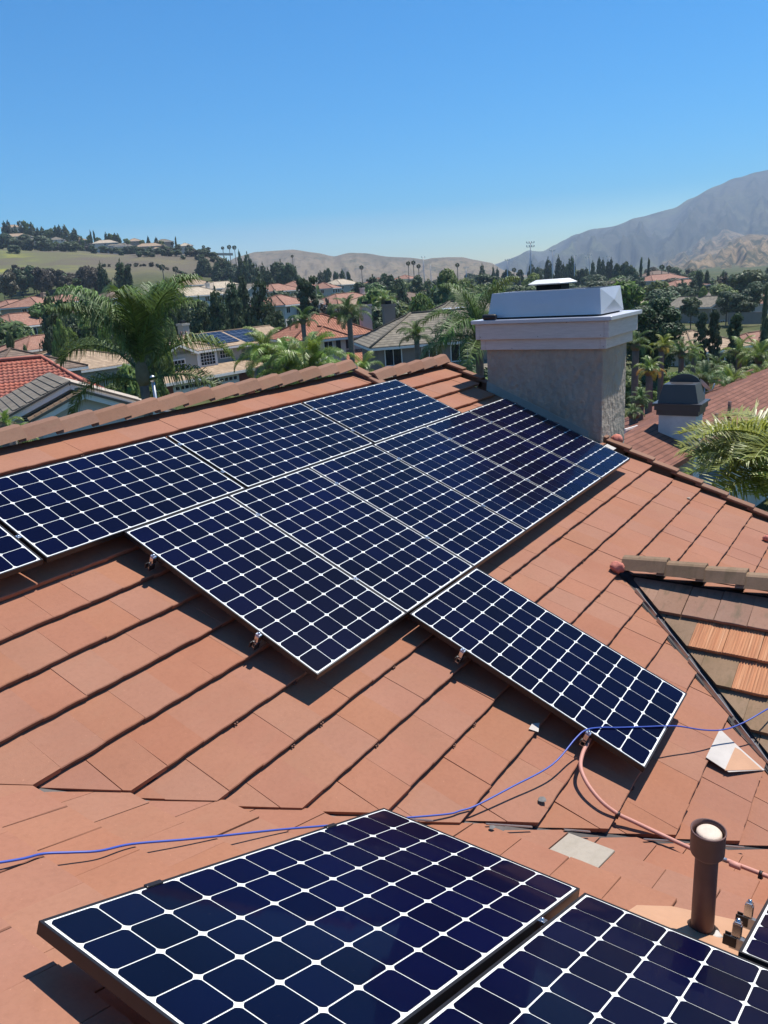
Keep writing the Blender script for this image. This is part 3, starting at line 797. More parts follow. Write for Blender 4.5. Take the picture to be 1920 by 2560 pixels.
m = MB(); m.tube([Q-t*.03, Q-t*.028, Q+t*.028, Q+t*.03], [.013, .018, .018, .013], 10); m.build('conduit_coupling', CONDUIT, cd)
Q = LOW.pw(1797, 2144, .022); m = MB(); m.tube([Q-t*.03, Q+t*.045], .0134, 10); m.build('bare_sleeve', STEEL, cd)

PB = Vector((-.2422, -4.0163, -1.249)); tilt = Vector((.006, .006, 1)).normalized()
vp = empty('vent_pipe', PB, 'brown painted roof vent pipe with a wide storm collar and pale inner cap', 'vent pipe')
ax = (Vector((1,0,0)), Vector((0,1,0)), Vector((0,0,1)))
m = MB(); m.lathe(PB, [(.049, -.04), (.048, .0), (.0475, .2), (.0465, .44)], 28); m.build('pipe_shaft', PIPEP, vp)
m = MB(); m.lathe(PB, [(.050, .395), (.066, .412), (.069, .42), (.0695, .52), (.0715, .523), (.0715, .529), (.0665, .529), (.064, .50), (.0635, .45), (.04, .44)], 32); m.build('storm_collar', PIPEP, vp)
m = MB(); m.lathe(PB+Vector((.004,-.002,0)), [(.0, .519), (.02, .520), (.03, .517), (.045, .519), (.051, .512), (.052, .48)], 28); m.build('inner_cap', simple('pale_cap', (.62,.50,.40), .6, .3, .12, 30, bump=.3), vp)
m = MB(); m.lathe(PB, [(.10, -.035), (.085, -.02), (.062, .01), (.05, .03)], 20); m.build('pipe_boot', RUST, vp)
m = MB(); q = [LOW.p(*p, .007) for p in ((1.26, 2.45), (1.5, 2.58), (1.58, 2.60), (1.85, 2.49), (2.1, 2.33), (2.1, 1.85), (1.10, 1.85), (1.14, 2.30))]
nq = len(q); m.raw(q+[p-LOW.n*.004 for p in q], [tuple(range(nq)), tuple(range(2*nq-1, nq-1, -1))]+[(i, (i+1) % nq, (i+1) % nq+nq, i+nq) for i in range(nq)])
m.build('pipe_flashing', PEACH, vp)
m = MB(); blob(m, LOW.pw(1787, 2338, .005), .03, 8, .4); m.build('sealant_smear', WHITEFLASH, vp)
# ---------------------------------------------------------------- terrain
PXS = [-600, 0, 200, 400, 560, 700, 900, 1200, 1500, 1900, 2500]
DS = [0, 15, 30, 60, 90, 130, 200, 300, 400, 500, 620, 900, 2000]
TB = {0: [-8,-8.5,-9.5,-10,-10,-8.5,-4.3,4.5,22,38,50,44,0], 200: [-8,-8.5,-9.5,-10.5,-10.3,-9,-5,4,20,34,42,36,0],
      400: [-8,-8.5,-10,-10.6,-10.8,-9.5,-6,3,17,28,36,32,0], 560: [-8,-8.5,-10,-11,-11.2,-10,-7,-3,8,26.5,30,27,0],
      700: [-8,-8.5,-10,-11.3,-11.8,-11,-8,-6.5,-3,8,17,14,0], 900: [-8,-8.5,-10,-11.5,-12,-11.5,-9,-9,-8,-7.5,-7,-7,-5],
      1200: [-8,-8.5,-10,-11,-12,-12,-10.5,-10,-9.5,-9,-8.5,-8,-6], 1500: [-8,-8.3,-9.5,-10.5,-11.8,-12.3,-12,-12,-12,-11,-10.5,-10,-8],
      1900: [-8,-8.2,-9,-10.7,-12,-12.8,-13.2,-13.2,-13,-12.5,-12,-12,-10]}
TB[-600] = TB[0]; TB[2500] = TB[1900]
def gz(x, y):
    d = Vector((x-C.x, y-C.y, 0)); a = math.atan2(d.dot(RH), d.dot(FH)); r = d.length
    ac = max(-.72, min(.72, a)); px = 960+1997*math.tan(ac); dep = r*math.cos(ac)*.958
    i = 0
    while i < len(PXS)-2 and px > PXS[i+1]: i += 1
    t = max(0, min(1, (px-PXS[i])/(PXS[i+1]-PXS[i]))); t = t*t*(3-2*t)
    j = 0
    while j < len(DS)-2 and dep > DS[j+1]: j += 1
    s = max(0, min(1, (dep-DS[j])/(DS[j+1]-DS[j])))
    A, B = TB[PXS[i]], TB[PXS[i+1]]
    z = lerp(lerp(A[j], A[j+1], s), lerp(B[j], B[j+1], s), t)
    k = min(1, max(0, (dep-120)/300))
    return C.z+z+k*1.6*noise.fractal(Vector((x/60, y/60, 0)), 1, 2, 4)
def ground_mat():
    m = NT('ground_cover', .95, .1); w = m.world()
    n = m.noise(.03, 6, .6, w); f = m.noise(.35, 5, .7, w)
    a = m.ramp(n, [(.35, (.055,.075,.025)), (.55, (.09,.095,.04)), (.68, (.17,.14,.085))])
    a = m.mix(m.ramp(f, [(.45, (0,0,0)), (.6, (.8,.8,.8))]), a, (.045,.06,.022))
    # meadow with mustard bloom on the high left hill
    sp = m.n('ShaderNodeSeparateXYZ'); m.l(w, sp.inputs[0])
    hi = m.math('MULTIPLY', m.math('SUBTRACT', sp.outputs[2], 8.), .12)
    hic = m.n('ShaderNodeClamp'); m.l(hi, hic.inputs[0])
    g = m.ramp(m.noise(.022, 7, .68, w), [(.38, (.115,.10,.07)), (.47, (.125,.12,.065)), (.55, (.14,.155,.055)), (.64, (.25,.245,.05))])
    sx_ = m.n('ShaderNodeClamp'); dR = m.n('ShaderNodeVectorMath', operation='DOT_PRODUCT'); m.l(w, dR.inputs[0]); dR.inputs[1].default_value = tuple(RH)
    dF = m.n('ShaderNodeVectorMath', operation='DOT_PRODUCT'); m.l(w, dF.inputs[0]); dF.inputs[1].default_value = tuple(FH)
    m.l(m.math('MULTIPLY_ADD', m.math('DIVIDE', dR.outputs['Value'], dF.outputs['Value']), 6., 2.7), sx_.inputs[0])
    g = m.mix(m.math('MULTIPLY', sx_.outputs[0], .75), g, (.125,.10,.085))
    g = m.mix(m.ramp(m.noise(.4, 4, .7, w), [(.4, (0,0,0)), (.7, (.5,.5,.5))]), g, (.13,.115,.075))
    m.col(m.mix(hic.outputs[0], a, g)); m.bump(f, .5, .4); return m.m
m = MB(); na, radii = 200, [0.5]+[3*1.062**k for k in range(125)]
radii = [r for r in radii if r < 5200]+[5400]
angs = [-.75+1.5*k/150 for k in range(151)]+[.75+(2*math.pi-1.5)*k/40 for k in range(1, 40)]
vs = []
for r in radii:
    for a in angs:
        p = C+(FH*math.cos(a)+RH*math.sin(a))*r
        vs.append((p.x, p.y, gz(p.x, p.y) if r > 1 else C.z-8))
na = len(angs); fs = [(i*na+k, i*na+(k+1) % na, i*na+na+(k+1) % na, i*na+na+k) for i in range(len(radii)-1) for k in range(na)]
fs.append(tuple(range(na)))
m.raw(vs, fs, True); m.build('ground', ground_mat(), kind='structure')

def hill_mat(name, cols, shrub, sc, shr=(.56, .63), bump=6):
    m = NT(name, .97, .05); w = m.world()
    a = m.ramp(m.noise(.0022*sc, 8, .62, w), cols)
    s = m.noise(.012*sc, 7, .72, w)
    a = m.mix(m.ramp(s, [(shr[0], (0,0,0)), (shr[1], (.9,.9,.9))]), a, shrub)
    s2 = m.noise(.05*sc, 4, .7, w); a = m.mix(m.ramp(s2, [(.52, (0,0,0)), (.62, (.6,.6,.6))]), a, shrub)
    m.col(a); m.bump(s, 1, bump); return m.m
def hill(name, sky, d0, d1, z0, mat, seed, rough, nr=60, step=12, spur=1.0, depthx=1.35, fx=1.):
    xs = []; x = sky[0][0]
    while x < sky[-1][0]: xs.append(x); x += step
    def top(x):
        for (a, b), (c, d) in zip(sky, sky[1:]):
            if a <= x <= c: t = (x-a)/(c-a); t = t*t*(3-2*t)*.5+t*.5; return lerp(b, d, t)
        return sky[-1][1]
    vs = []
    for r in range(nr+14):
        t = r/nr
        for x in xs:
            P1 = at(x, top(x)+noise.noise(Vector((x*.03, seed, 0)))*2.2*rough/60, d1)
            hd = Vector((P1.x-C.x, P1.y-C.y, 0)); L = hd.length; hd.normalize()
            if t <= 1:
                rr = L*lerp(d0/d1, 1, t); e = t**1.25
                n_ = noise.ridged_multi_fractal(Vector((x*.011*fx, t*1.6*spur+seed, seed*.3)), .9, 2.1, 6, 1., 2.)
                n2 = noise.fractal(Vector((x*.05, t*6, seed)), 1, 2, 5)
                env = math.sin(math.pi*min(1, t))**.8*(1 if t < 1 else 0)
                z = lerp(z0, P1.z, e)+env*((n_-1.1)*rough+n2*rough*.25)
                z = min(z, C.z+(P1.z-C.z)*rr/L+(1-t)*0) if t > .2 else z
            else:
                u = (t-1)*4; rr = L*(1+u*.25); z = lerp(P1.z, z0, min(1, u*u*1.1))
            p = C+hd*rr; vs.append((p.x, p.y, max(z, -21)))
    n = len(xs); fs = [(i*n+k, i*n+k+1, i*n+n+k+1, i*n+n+k) for i in range(nr+13) for k in range(n-1)]
    m = MB(); m.raw(vs, fs, True); return m.build(name, mat, kind='structure')
HA = hill_mat('far_tan_hills', [(.35, (.14,.115,.075)), (.5, (.20,.155,.10)), (.62, (.215,.18,.10)), (.72, (.15,.17,.07))], (.08,.08,.045), 1.0)
HB_ = hill_mat('blue_mountain', [(.35, (.055,.06,.05)), (.5, (.08,.08,.06)), (.6, (.11,.12,.06)), (.7, (.16,.125,.09))], (.03,.04,.03), .6, (.48, .6), 14)
HC = hill_mat('tan_foothills', [(.35, (.14,.11,.07)), (.5, (.23,.17,.10)), (.6, (.29,.21,.125)), (.7, (.18,.17,.08))], (.045,.055,.035), 1.3, (.47, .56), 10)
hill('hills', [(540,668),(600,640),(639,630),(700,626),(733,624),(790,632),(835,641),(874,632),(913,633),(972,642),(1023,644),(1062,649),(1082,645),(1120,643),(1156,643),(1188,650),(1227,657),(1262,676),(1330,690)], 1300, 2000, -16, HA, 3, 15, 70, 5, fx=1.7)
hill('mountain', [(1150,690),(1215,668),(1243,660),(1290,640),(1326,627),(1359,627),(1385,614),(1410,600),(1438,586),(1484,572),(1540,565),(1586,546),(1628,535),(1684,521),(1725,497),(1790,465),(1846,442),(1920,425),(2020,392),(2150,368),(2300,372),(2500,420)], 2300, 4200, -30, HB_, 11, 95, 110, 8)
hill('foothills', [(1560,690),(1630,668),(1660,655),(1707,628),(1735,612),(1760,592),(1790,578),(1809,569),(1835,580),(1870,590),(1920,600),(2050,590),(2300,600)], 1500, 3000, -24, HC, 23, 40, 90, 6, fx=1.6)
hill('foothills', [(1650,680),(1700,660),(1760,634),(1800,618),(1823,603),(1850,592),(1874,585),(1900,586),(1920,588),(2050,560),(2300,570)], 900, 2200, -20, HC, 31, 30, 90, 6, fx=1.6)

# ---------------------------------------------------------------- foliage
def leaf_mat(name, c, dark=.55, trans=.25, hue=.02, rough=.55, spec=.35):
    m = NT(name, rough, spec); r = m.orand(); isl = m.n('ShaderNodeNewGeometry').outputs['Random Per Island']
    a = m.hsv(c, h=rng(m, r, .5-hue, .5+hue), sat=rng(m, m.math('FRACT', m.math('MULTIPLY', r, 5.1)), .85, 1.1), v=rng(m, m.math('FRACT', m.math('MULTIPLY', r, 9.7)), .8, 1.2))
    a = m.hsv(a, v=rng(m, isl, dark, 1.5)); m.col(a)
    if trans:
        t = m.n('ShaderNodeBsdfTranslucent'); m.l(m.hsv(a, v=1.4, h=.49), t.inputs[0]); x = m.n('ShaderNodeMixShader'); x.inputs[0].default_value = trans
        m.l(m.b.outputs[0], x.inputs[1]); m.l(t.outputs[0], x.inputs[2]); m.l(x.outputs[0], m.t.nodes['Material Output'].inputs[0])
    return m.m
L_CON = leaf_mat('conifer_needles', (.070,.100,.040), trans=.2)
L_PINE = leaf_mat('pine_needles', (.052,.085,.030), trans=.15)
L_BRO = leaf_mat('broadleaf_foliage', (.125,.175,.045), trans=.35, hue=.025)
L_BRN = leaf_mat('brown_green_foliage', (.095,.080,.048), trans=.12)
L_BRI = leaf_mat('bright_leaves', (.13,.19,.04), trans=.25)
L_PALM = leaf_mat('queen_palm_leaves', (.11,.17,.045), trans=.22, spec=.4, rough=.52, dark=.5)
L_PALY = leaf_mat('yellow_green_palm_leaves', (.25,.28,.05), trans=.3, spec=.5, rough=.4, dark=.55)
L_PALB = leaf_mat('bright_palm_leaves', (.19,.27,.05), trans=.3, spec=.5, rough=.4)
L_DRY = leaf_mat('dry_palm_leaves', (.42,.30,.06), trans=.3)
BARK = simple('bark', (.10,.080,.065), .95, .1, .3, 6, bump=.6)
PBARK = simple('palm_bark', (.17,.145,.125), .9, .1, .3, 5, bump=.6)
def quad(m, p, n, s, r, asp=.6):
    n = Vector(n); 
    a = n.cross(Vector((r.uniform(-1,1), r.uniform(-1,1), r.uniform(-1,1)))).normalized(); b = n.cross(a).normalized()
    a *= s; b *= s*asp; k = n.normalized()*s*.25
    i = len(m.v); m.v += [tuple(p-a), tuple(p+b-k), tuple(p+a), tuple(p-b-k)]; m.f.append((i, i+1, i+2)); m.f.append((i, i+2, i+3)); m.uv += [None]*2; m.sm += [False]*2
def rv(r): 
    while 1:
        v = Vector((r.uniform(-1,1), r.uniform(-1,1), r.uniform(-1,1)))
        if .05 < v.length < 1: return v.normalized()
def crown(kind, seed, nq):
    """unit crown: height 1 from z=0 to 1, radius .5"""
    r = random.Random(seed); m = MB(); s0 = {'conifer': .055, 'pine': .055, 'round': .06, 'cypress': .05, 'airy': .05}[kind]*(1500/nq)**.5*1.15
    blobs = []
    if kind == 'conifer':
        for k in range(24):
            z = (k+.5)/24*.92; rad = .56*(1-z)**.55*(.78+.35*r.random())*(min(1, .62+z*3)); n = 3+int(4*(1-z))
            for j in range(n):
                a = r.uniform(0, 6.28); q = rad*r.uniform(.45, .95)
                blobs.append((Vector((math.cos(a)*q, math.sin(a)*q, z-.02)), rad*.42+.045, .42))
        blobs.append((Vector((0,0,.95)), .04, 1.2))
    elif kind == 'cypress':
        for k in range(16):
            z = (k+.5)/16; rad = .5*math.sin(math.pi*(.12+.85*z))**.6
            blobs += [(Vector((r.uniform(-.3,.3)*rad, r.uniform(-.3,.3)*rad, z)), rad*.75, .8)]
    elif kind == 'airy':
        for k in range(40):
            z = .04+.92*k/40; a = k*2.4+r.random(); q = .36*(1-.6*z)*r.uniform(.2, 1)
            blobs.append((Vector((math.cos(a)*q, math.sin(a)*q, z)), .075+.06*r.random(), .5))
    else:
        n = 15 if kind == 'round' else 22
        for k in range(n):
            d = rv(r); z = .5+d.z*.36; q = .36*r.uniform(.5, 1)
            blobs.append((Vector((d.x*q, d.y*q, z)), r.uniform(.12, .21)*(1 if kind == 'round' else .85), .85))
        blobs.append((Vector((0,0,.5)), .27, 1.1))
    tot = sum(b[1]**2 for b in blobs)
    for c, rad, asp in blobs:
        for k in range(max(5, int(nq*rad*rad/tot))):
            d = rv(r)
            if d.z < -.3 and r.random() < .6: d.z = -d.z
            p = c+Vector((d.x*rad, d.y*rad, d.z*rad*asp))*r.uniform(.72, 1.12)
            nrm = (d+rv(r)*.55).normalized(); quad(m, p, nrm, s0*r.uniform(.55, 1.25), r)
        # opaque core
        vs = [c+Vector((x, y, z))*rad*.66 for x, y, z in ((1,0,0),(-1,0,0),(0,1,0),(0,-1,0),(0,0,asp),(0,0,-asp))]
        m.raw(vs, [(0,2,4),(2,1,4),(1,3,4),(3,0,4),(2,0,5),(1,2,5),(3,1,5),(0,3,5)])
    return m
CROWN = {}
def crown_mesh(kind, var, mat, nq=1500):
    k = (kind, var, mat.name, nq)
    if k not in CROWN: CROWN[k] = crown(kind, var*13+5, nq).mesh('crown', mat)
    return CROWN[k]
TRK = {}
def trunk_mesh(mat, taper=.5):
    k = (mat.name, taper)
    if k not in TRK:
        m = MB(); m.tube([(0,0,-.06), (.15,.1,.3), (-.1,.12,.65), (0,0,1)], [1, .85, .7, taper], 7); TRK[k] = m.mesh('trunk', mat)
    return TRK[k]
def tree(kind, px, top, depth, wpx, label, group=None, mat=None, trunk_frac=None, nq=1500, name=None, small=False, cat='tree', var=None):
    P = at(px, top, depth); g = gz(P.x, P.y); Wm = wpx*(1.28 if not small else 1)/FPX*depth; Hh = max(P.z-g, Wm*{'conifer': 1.7, 'cypress': 3, 'round': .75, 'pine': .9, 'airy': 1.3}[kind]*(.75 if cat in ('bush', 'shrub') else 1)); g = P.z-Hh
    if cat == 'bush': Hh = Wm*.7; g = gz(P.x, P.y)-Hh*.12
    tf = trunk_frac if trunk_frac is not None else {'conifer': .10, 'cypress': .04, 'round': .22, 'pine': .22, 'airy': .12}[kind]
    mat = mat or {'conifer': L_CON, 'cypress': L_CON, 'round': L_BRO, 'pine': L_PINE, 'airy': L_CON}[kind]
    name = name or {'conifer': 'conifer_tree', 'cypress': 'cypress_tree', 'round': 'broadleaf_tree', 'pine': 'pine_tree', 'airy': 'pine_tree'}[kind]
    var = var if var is not None else rnd.randrange(4); me = crown_mesh(kind, var, mat, nq)
    ch_ = Hh*(1-tf); sc = Matrix.Diagonal((Wm, Wm, ch_, 1)) @ Matrix.Rotation(rnd.uniform(0, 6.28), 4, 'Z')
    if small:
        o = link(name, me, None, Matrix.Translation((P.x, P.y, g+Hh*tf)) @ sc); return setp(o, label, cat, group)
    e = empty(name, (P.x, P.y, g), label, cat, group)
    link('crown', me, e, Matrix.Translation((0, 0, Hh*tf)) @ sc)
    tr = max(.1, Hh*.018); link('trunk', trunk_mesh(BARK), e, Matrix.Diagonal((tr, tr, Hh*(tf+.35), 1)))
    return e

# palm fronds: rachis curve + leaflets, unit length 1 along +x, rising then drooping
def frond(mat, seed, n=46, arch=.55, droop=1.0, leaf=.30, lw=.016, drop=.8, stiff=.0, vee=.35, start=.12):
    r = random.Random(seed); m = MB(); pts = []
    a = arch; x = z = 0; p = Vector((0,0,0)); K = 18
    for i in range(K+1):
        pts.append(p.copy()); t = i/K; p = p+Vector((math.cos(a), 0, math.sin(a)))/K; a -= droop*(1.9*t+.35)/K*1.7
    m.tube(pts, [lerp(.014, .003, i/K) for i in range(K+1)], 4, cap=False)
    for i in range(n):
        t = start+(1-start)*(i+.3)/n; f = t*K; k = min(K-1, int(f)); q = pts[k].lerp(pts[k+1], f-k); tg = (pts[k+1]-pts[k]).normalized()
        up = tg.cross(Vector((0,1,0))); up = -up if up.z < 0 else up
        L = leaf*(math.sin(math.pi*min(1, .22+t*.72))**.7)*r.uniform(.8, 1.12)
        for s in (-1, 1):
            d = (Vector((0, s, 0))*r.uniform(.75, 1)+tg*r.uniform(.35, .75)+up*(vee*r.uniform(.2, 1.6))).normalized()
            P0 = q; P1 = P0+d*L*.5; d2 = (d+Vector((0,0,-1))*drop*r.uniform(.6, 1.3)).normalized(); P2 = P1+d2*L*.55
            wv = d.cross(up).normalized()*lw; wv2 = wv*.8
            i0 = len(m.v); m.v += [tuple(P0-wv*.5), tuple(P0+wv*.5), tuple(P1+wv2), tuple(P1-wv2), tuple(P2)]
            m.f += [(i0, i0+1, i0+2, i0+3), (i0+3, i0+2, i0+4)]; m.uv += [None]*2; m.sm += [False]*2
    return m.mesh('frond', mat)
FRS = {}
def fronds(style, mat):
    k = (style, mat.name)
    if k not in FRS:
        st = {'queen': dict(n=115, arch=.85, droop=.95, leaf=.28, lw=.0065, drop=1.5), 'queenlow': dict(n=115, arch=.35, droop=1.0, leaf=.28, lw=.0065, drop=1.9),
              'queenup': dict(n=115, arch=1.4, droop=.75, leaf=.28, lw=.0065, drop=1.3),
              'stiff': dict(n=95, arch=.8, droop=.62, leaf=.28, lw=.0068, drop=.40, vee=.4), 'far': dict(n=20, arch=.8, droop=1.1, leaf=.30, lw=.035, drop=1.0), 'farlow': dict(n=20, arch=.2, droop=1.0, leaf=.30, lw=.035, drop=1.2)}[style]
        FRS[k] = [frond(mat, 17*j+3, **st) for j in range(3)]
    return FRS[k]
def fan_mesh():
    m = MB(); r = random.Random(4)
    for k in range(80):
        d = rv(r); d.z = d.z*.8+.15; d.normalize(); b = d.cross(rv(r)).normalized()
        for j in range(4):
            e_ = (d+rv(r)*.35).normalized(); i0 = len(m.v); q = d*.35
            m.v += [tuple(q), tuple(q+e_*.35+b*.07), tuple(q+e_*.62-Vector((0,0,.08))), tuple(q+e_*.35-b*.07)]; m.f += [(i0, i0+1, i0+2, i0+3)]; m.uv += [None]; m.sm += [False]
    return m.mesh('crown', L_CON)
FAN = None
def palm(px, top, depth, span_px, label, group=None, nf=14, mat=None, style='queen', trunk_r=None, lean=0, base=None, rots=None, seed=None, cat='palm tree', dry=0, crown_shaft=True, name='queen_palm', long=1.0, frondlist=None, up_scale=1.0):
    mat = mat or L_PALM; r = random.Random(seed if seed is not None else int(px*7+top)); Lf = span_px/FPX*depth/2*1.12
    P = at(px, top, depth); z0 = P.z-Lf*.55; g = base if base is not None else gz(P.x, P.y)
    hh = max(.8, z0-g); e = empty(name, (P.x, P.y, g), label, cat, group)
    tr = trunk_r or .15
    m = MB(); K = 10; m.tube([(lean*math.sin(t/K*1.5)*0, 0, lerp(-.3, hh, t/K)) for t in range(K+1)], [tr*(1.25 if t == 0 else 1+.05*math.sin(t*9)) for t in range(K+1)], 12); m.build('trunk', PBARK, e, org=(0,0,0))
    if crown_shaft:
        m = MB(); m.tube([(0,0,hh-.1), (0,0,hh+Lf*.05), (0,0,hh+Lf*.16), (0,0,hh+Lf*.3)], [tr, tr*1.55, tr*1.35, tr*.5], 12)
        m.build('crown_shaft', simple('leaf_base', (.16,.14,.09), .8, .2, .3, 5) if 'leaf_base' not in bpy.data.materials else bpy.data.materials['leaf_base'], e, org=(0,0,0))
    fl = fronds(style, mat)
    low = fronds('queenlow', mat) if style == 'queen' else (fronds('farlow', mat) if style == 'far' else fl); upm = fronds('queenup', mat) if style == 'queen' else fl
    lst = frondlist or [(j*137.5+r.uniform(-15,15), j/nf) for j in range(nf)]
    for j, (a, t) in enumerate(lst):
        src = upm if t < .25 else (fl if t < .65 else low)
        sc = Lf*r.uniform(.88, 1.08)*(1 if t > .2 else .95)*(up_scale if t < .6 else 1)*long
        M_ = Matrix.Translation((0, 0, hh+Lf*.14*(1-t)+.02)) @ Matrix.Rotation(R(a), 4, 'Z') @ Matrix.Rotation(r.uniform(-.14, .14), 4, 'Y') @ Matrix.Rotation(r.uniform(-.35,.35), 4, 'X') @ Matrix.Scale(sc, 4)
        me = src[j % 3]
        if dry and j >= nf-dry: me = fronds('farlow' if style == 'far' else 'queenlow', L_DRY)[0]
        link('frond', me, e, M_)
    return e
def fanpalm(px, top, depth, wpx, label, group=None):
    global FAN
    if FAN is None: FAN = fan_mesh()
    P = at(px, top, depth); s = wpx/FPX*depth/2*1.05; g = gz(P.x, P.y); hh = P.z-s-g
    e = empty('fan_palm', (P.x, P.y, g), label, 'palm tree', group)
    m = MB(); t = max(.2, s*.12); m.tube([(0,0,-.3), (.1,0,hh*.5), (0,0,hh)], [t*1.3, t, t*.8], 8); m.build('trunk', PBARK, e, org=(0,0,0))
    link('crown', FAN, e, Matrix.Translation((0,0,hh)) @ Matrix.Scale(s, 4)); return e
# ---------------------------------------------------------------- houses
def course_mat(name, c1, c2, pitch=.34, line=.35, bumpd=.03, wav=0, wpitch=.3):
    """roof covering with UV in metres: u along eave, v up the slope"""
    m = NT(name, .85, .2); c = m.coord('UV'); sp = m.n('ShaderNodeSeparateXYZ'); m.l(c, sp.inputs[0])
    w = m.world(); a = m.ramp(m.noise(.9, 6, .7, w), [(.35, c1), (.65, c2)])
    # individual tile tint
    fu = m.math('FLOOR', m.math('DIVIDE', sp.outputs[0], wpitch)); fv = m.math('FLOOR', m.math('DIVIDE', sp.outputs[1], pitch))
    cb_ = m.n('ShaderNodeCombineXYZ'); m.l(fu, cb_.inputs[0]); m.l(fv, cb_.inputs[1])
    wn = m.n('ShaderNodeTexWhiteNoise', noise_dimensions='2D'); m.l(cb_.outputs[0], wn.inputs['Vector'])
    a = m.hsv(a, v=rng(m, wn.outputs['Value'], .82, 1.15))
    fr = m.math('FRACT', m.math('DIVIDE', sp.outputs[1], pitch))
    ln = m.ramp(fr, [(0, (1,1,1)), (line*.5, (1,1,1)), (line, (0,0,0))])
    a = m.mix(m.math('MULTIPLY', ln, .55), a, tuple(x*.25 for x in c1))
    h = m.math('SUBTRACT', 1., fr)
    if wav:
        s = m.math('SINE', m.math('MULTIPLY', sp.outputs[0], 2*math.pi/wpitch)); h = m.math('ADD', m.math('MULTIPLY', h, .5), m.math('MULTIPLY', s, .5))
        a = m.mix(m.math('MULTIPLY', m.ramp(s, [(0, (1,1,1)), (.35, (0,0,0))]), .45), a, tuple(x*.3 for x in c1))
    m.col(a); m.bump(h, .8, bumpd); return m.m
RT_ORANGE = course_mat('orange_clay_roof', (.37,.15,.09), (.47,.22,.14), wav=1)
RT_RED = course_mat('red_barrel_roof', (.36,.085,.06), (.48,.15,.10), wav=1)
RT_TAN = course_mat('tan_flat_tile_roof', (.33,.235,.155), (.42,.31,.21), pitch=.42, line=.3, bumpd=.05)
RT_GREY = course_mat('grey_brown_tile_roof', (.17,.15,.115), (.25,.215,.165), pitch=.42, line=.35, bumpd=.05)
RT_CREAM = course_mat('cream_tile_roof', (.42,.34,.25), (.50,.42,.31), pitch=.42, line=.25)
RT_BROWN = course_mat('brown_roof', (.17,.12,.09), (.22,.16,.12), pitch=.4)
RT_SHIN = course_mat('red_brown_shingle_roof', (.175,.075,.05), (.225,.10,.068), pitch=.16, line=.25, bumpd=.01, wpitch=.28)
W_CREAM = simple('cream_wall', (.50,.44,.36), .9, .1, .06, 1.5); W_WHITE = simple('white_wall', (.60,.56,.50), .9, .1, .05, 1.5)
W_GREY = simple('sage_grey_wall', (.40,.39,.34), .9, .1, .05, 1.5); W_TAN = simple('tan_wall', (.36,.29,.22), .9, .1, .06, 1.5)
W_PINK = simple('pale_pink_wall', (.58,.48,.42), .9, .1, .05, 1.5); W_TAUPE = simple('taupe_siding', (.23,.20,.175), .85, .1, .08, 1.5)
TRIM = simple('white_trim', (.74,.72,.68), .7, .2, .04, 3)
GLASSM = NT('window_glass', .08, .6, (.012,.015,.018)).m
DARK = simple('dark_shutter', (.02,.02,.024), .7, .2)
BRICK = simple('red_brick', (.20,.07,.05), .9, .1, .25, 12)
PVM = None
def pv_mat():
    m = NT('far_solar_array', .25, .5); c = m.coord('UV'); b = m.n('ShaderNodeTexBrick', offset=0.0); m.l(c, b.inputs[0])
    b.inputs['Scale'].default_value = 1; b.inputs['Mortar Size'].default_value = .02; b.inputs['Brick Width'].default_value = 1.0; b.inputs['Row Height'].default_value = .8
    b.inputs['Color1'].default_value = (.010,.012,.022,1); b.inputs['Color2'].default_value = (.013,.015,.027,1); b.inputs['Mortar'].default_value = (.18,.2,.25,1)
    m.col(b.outputs[0]); m.b.inputs['Coat Weight'].default_value = .15; m.b.inputs['Specular IOR Level'].default_value = .15; return m.m
PVM = pv_mat()

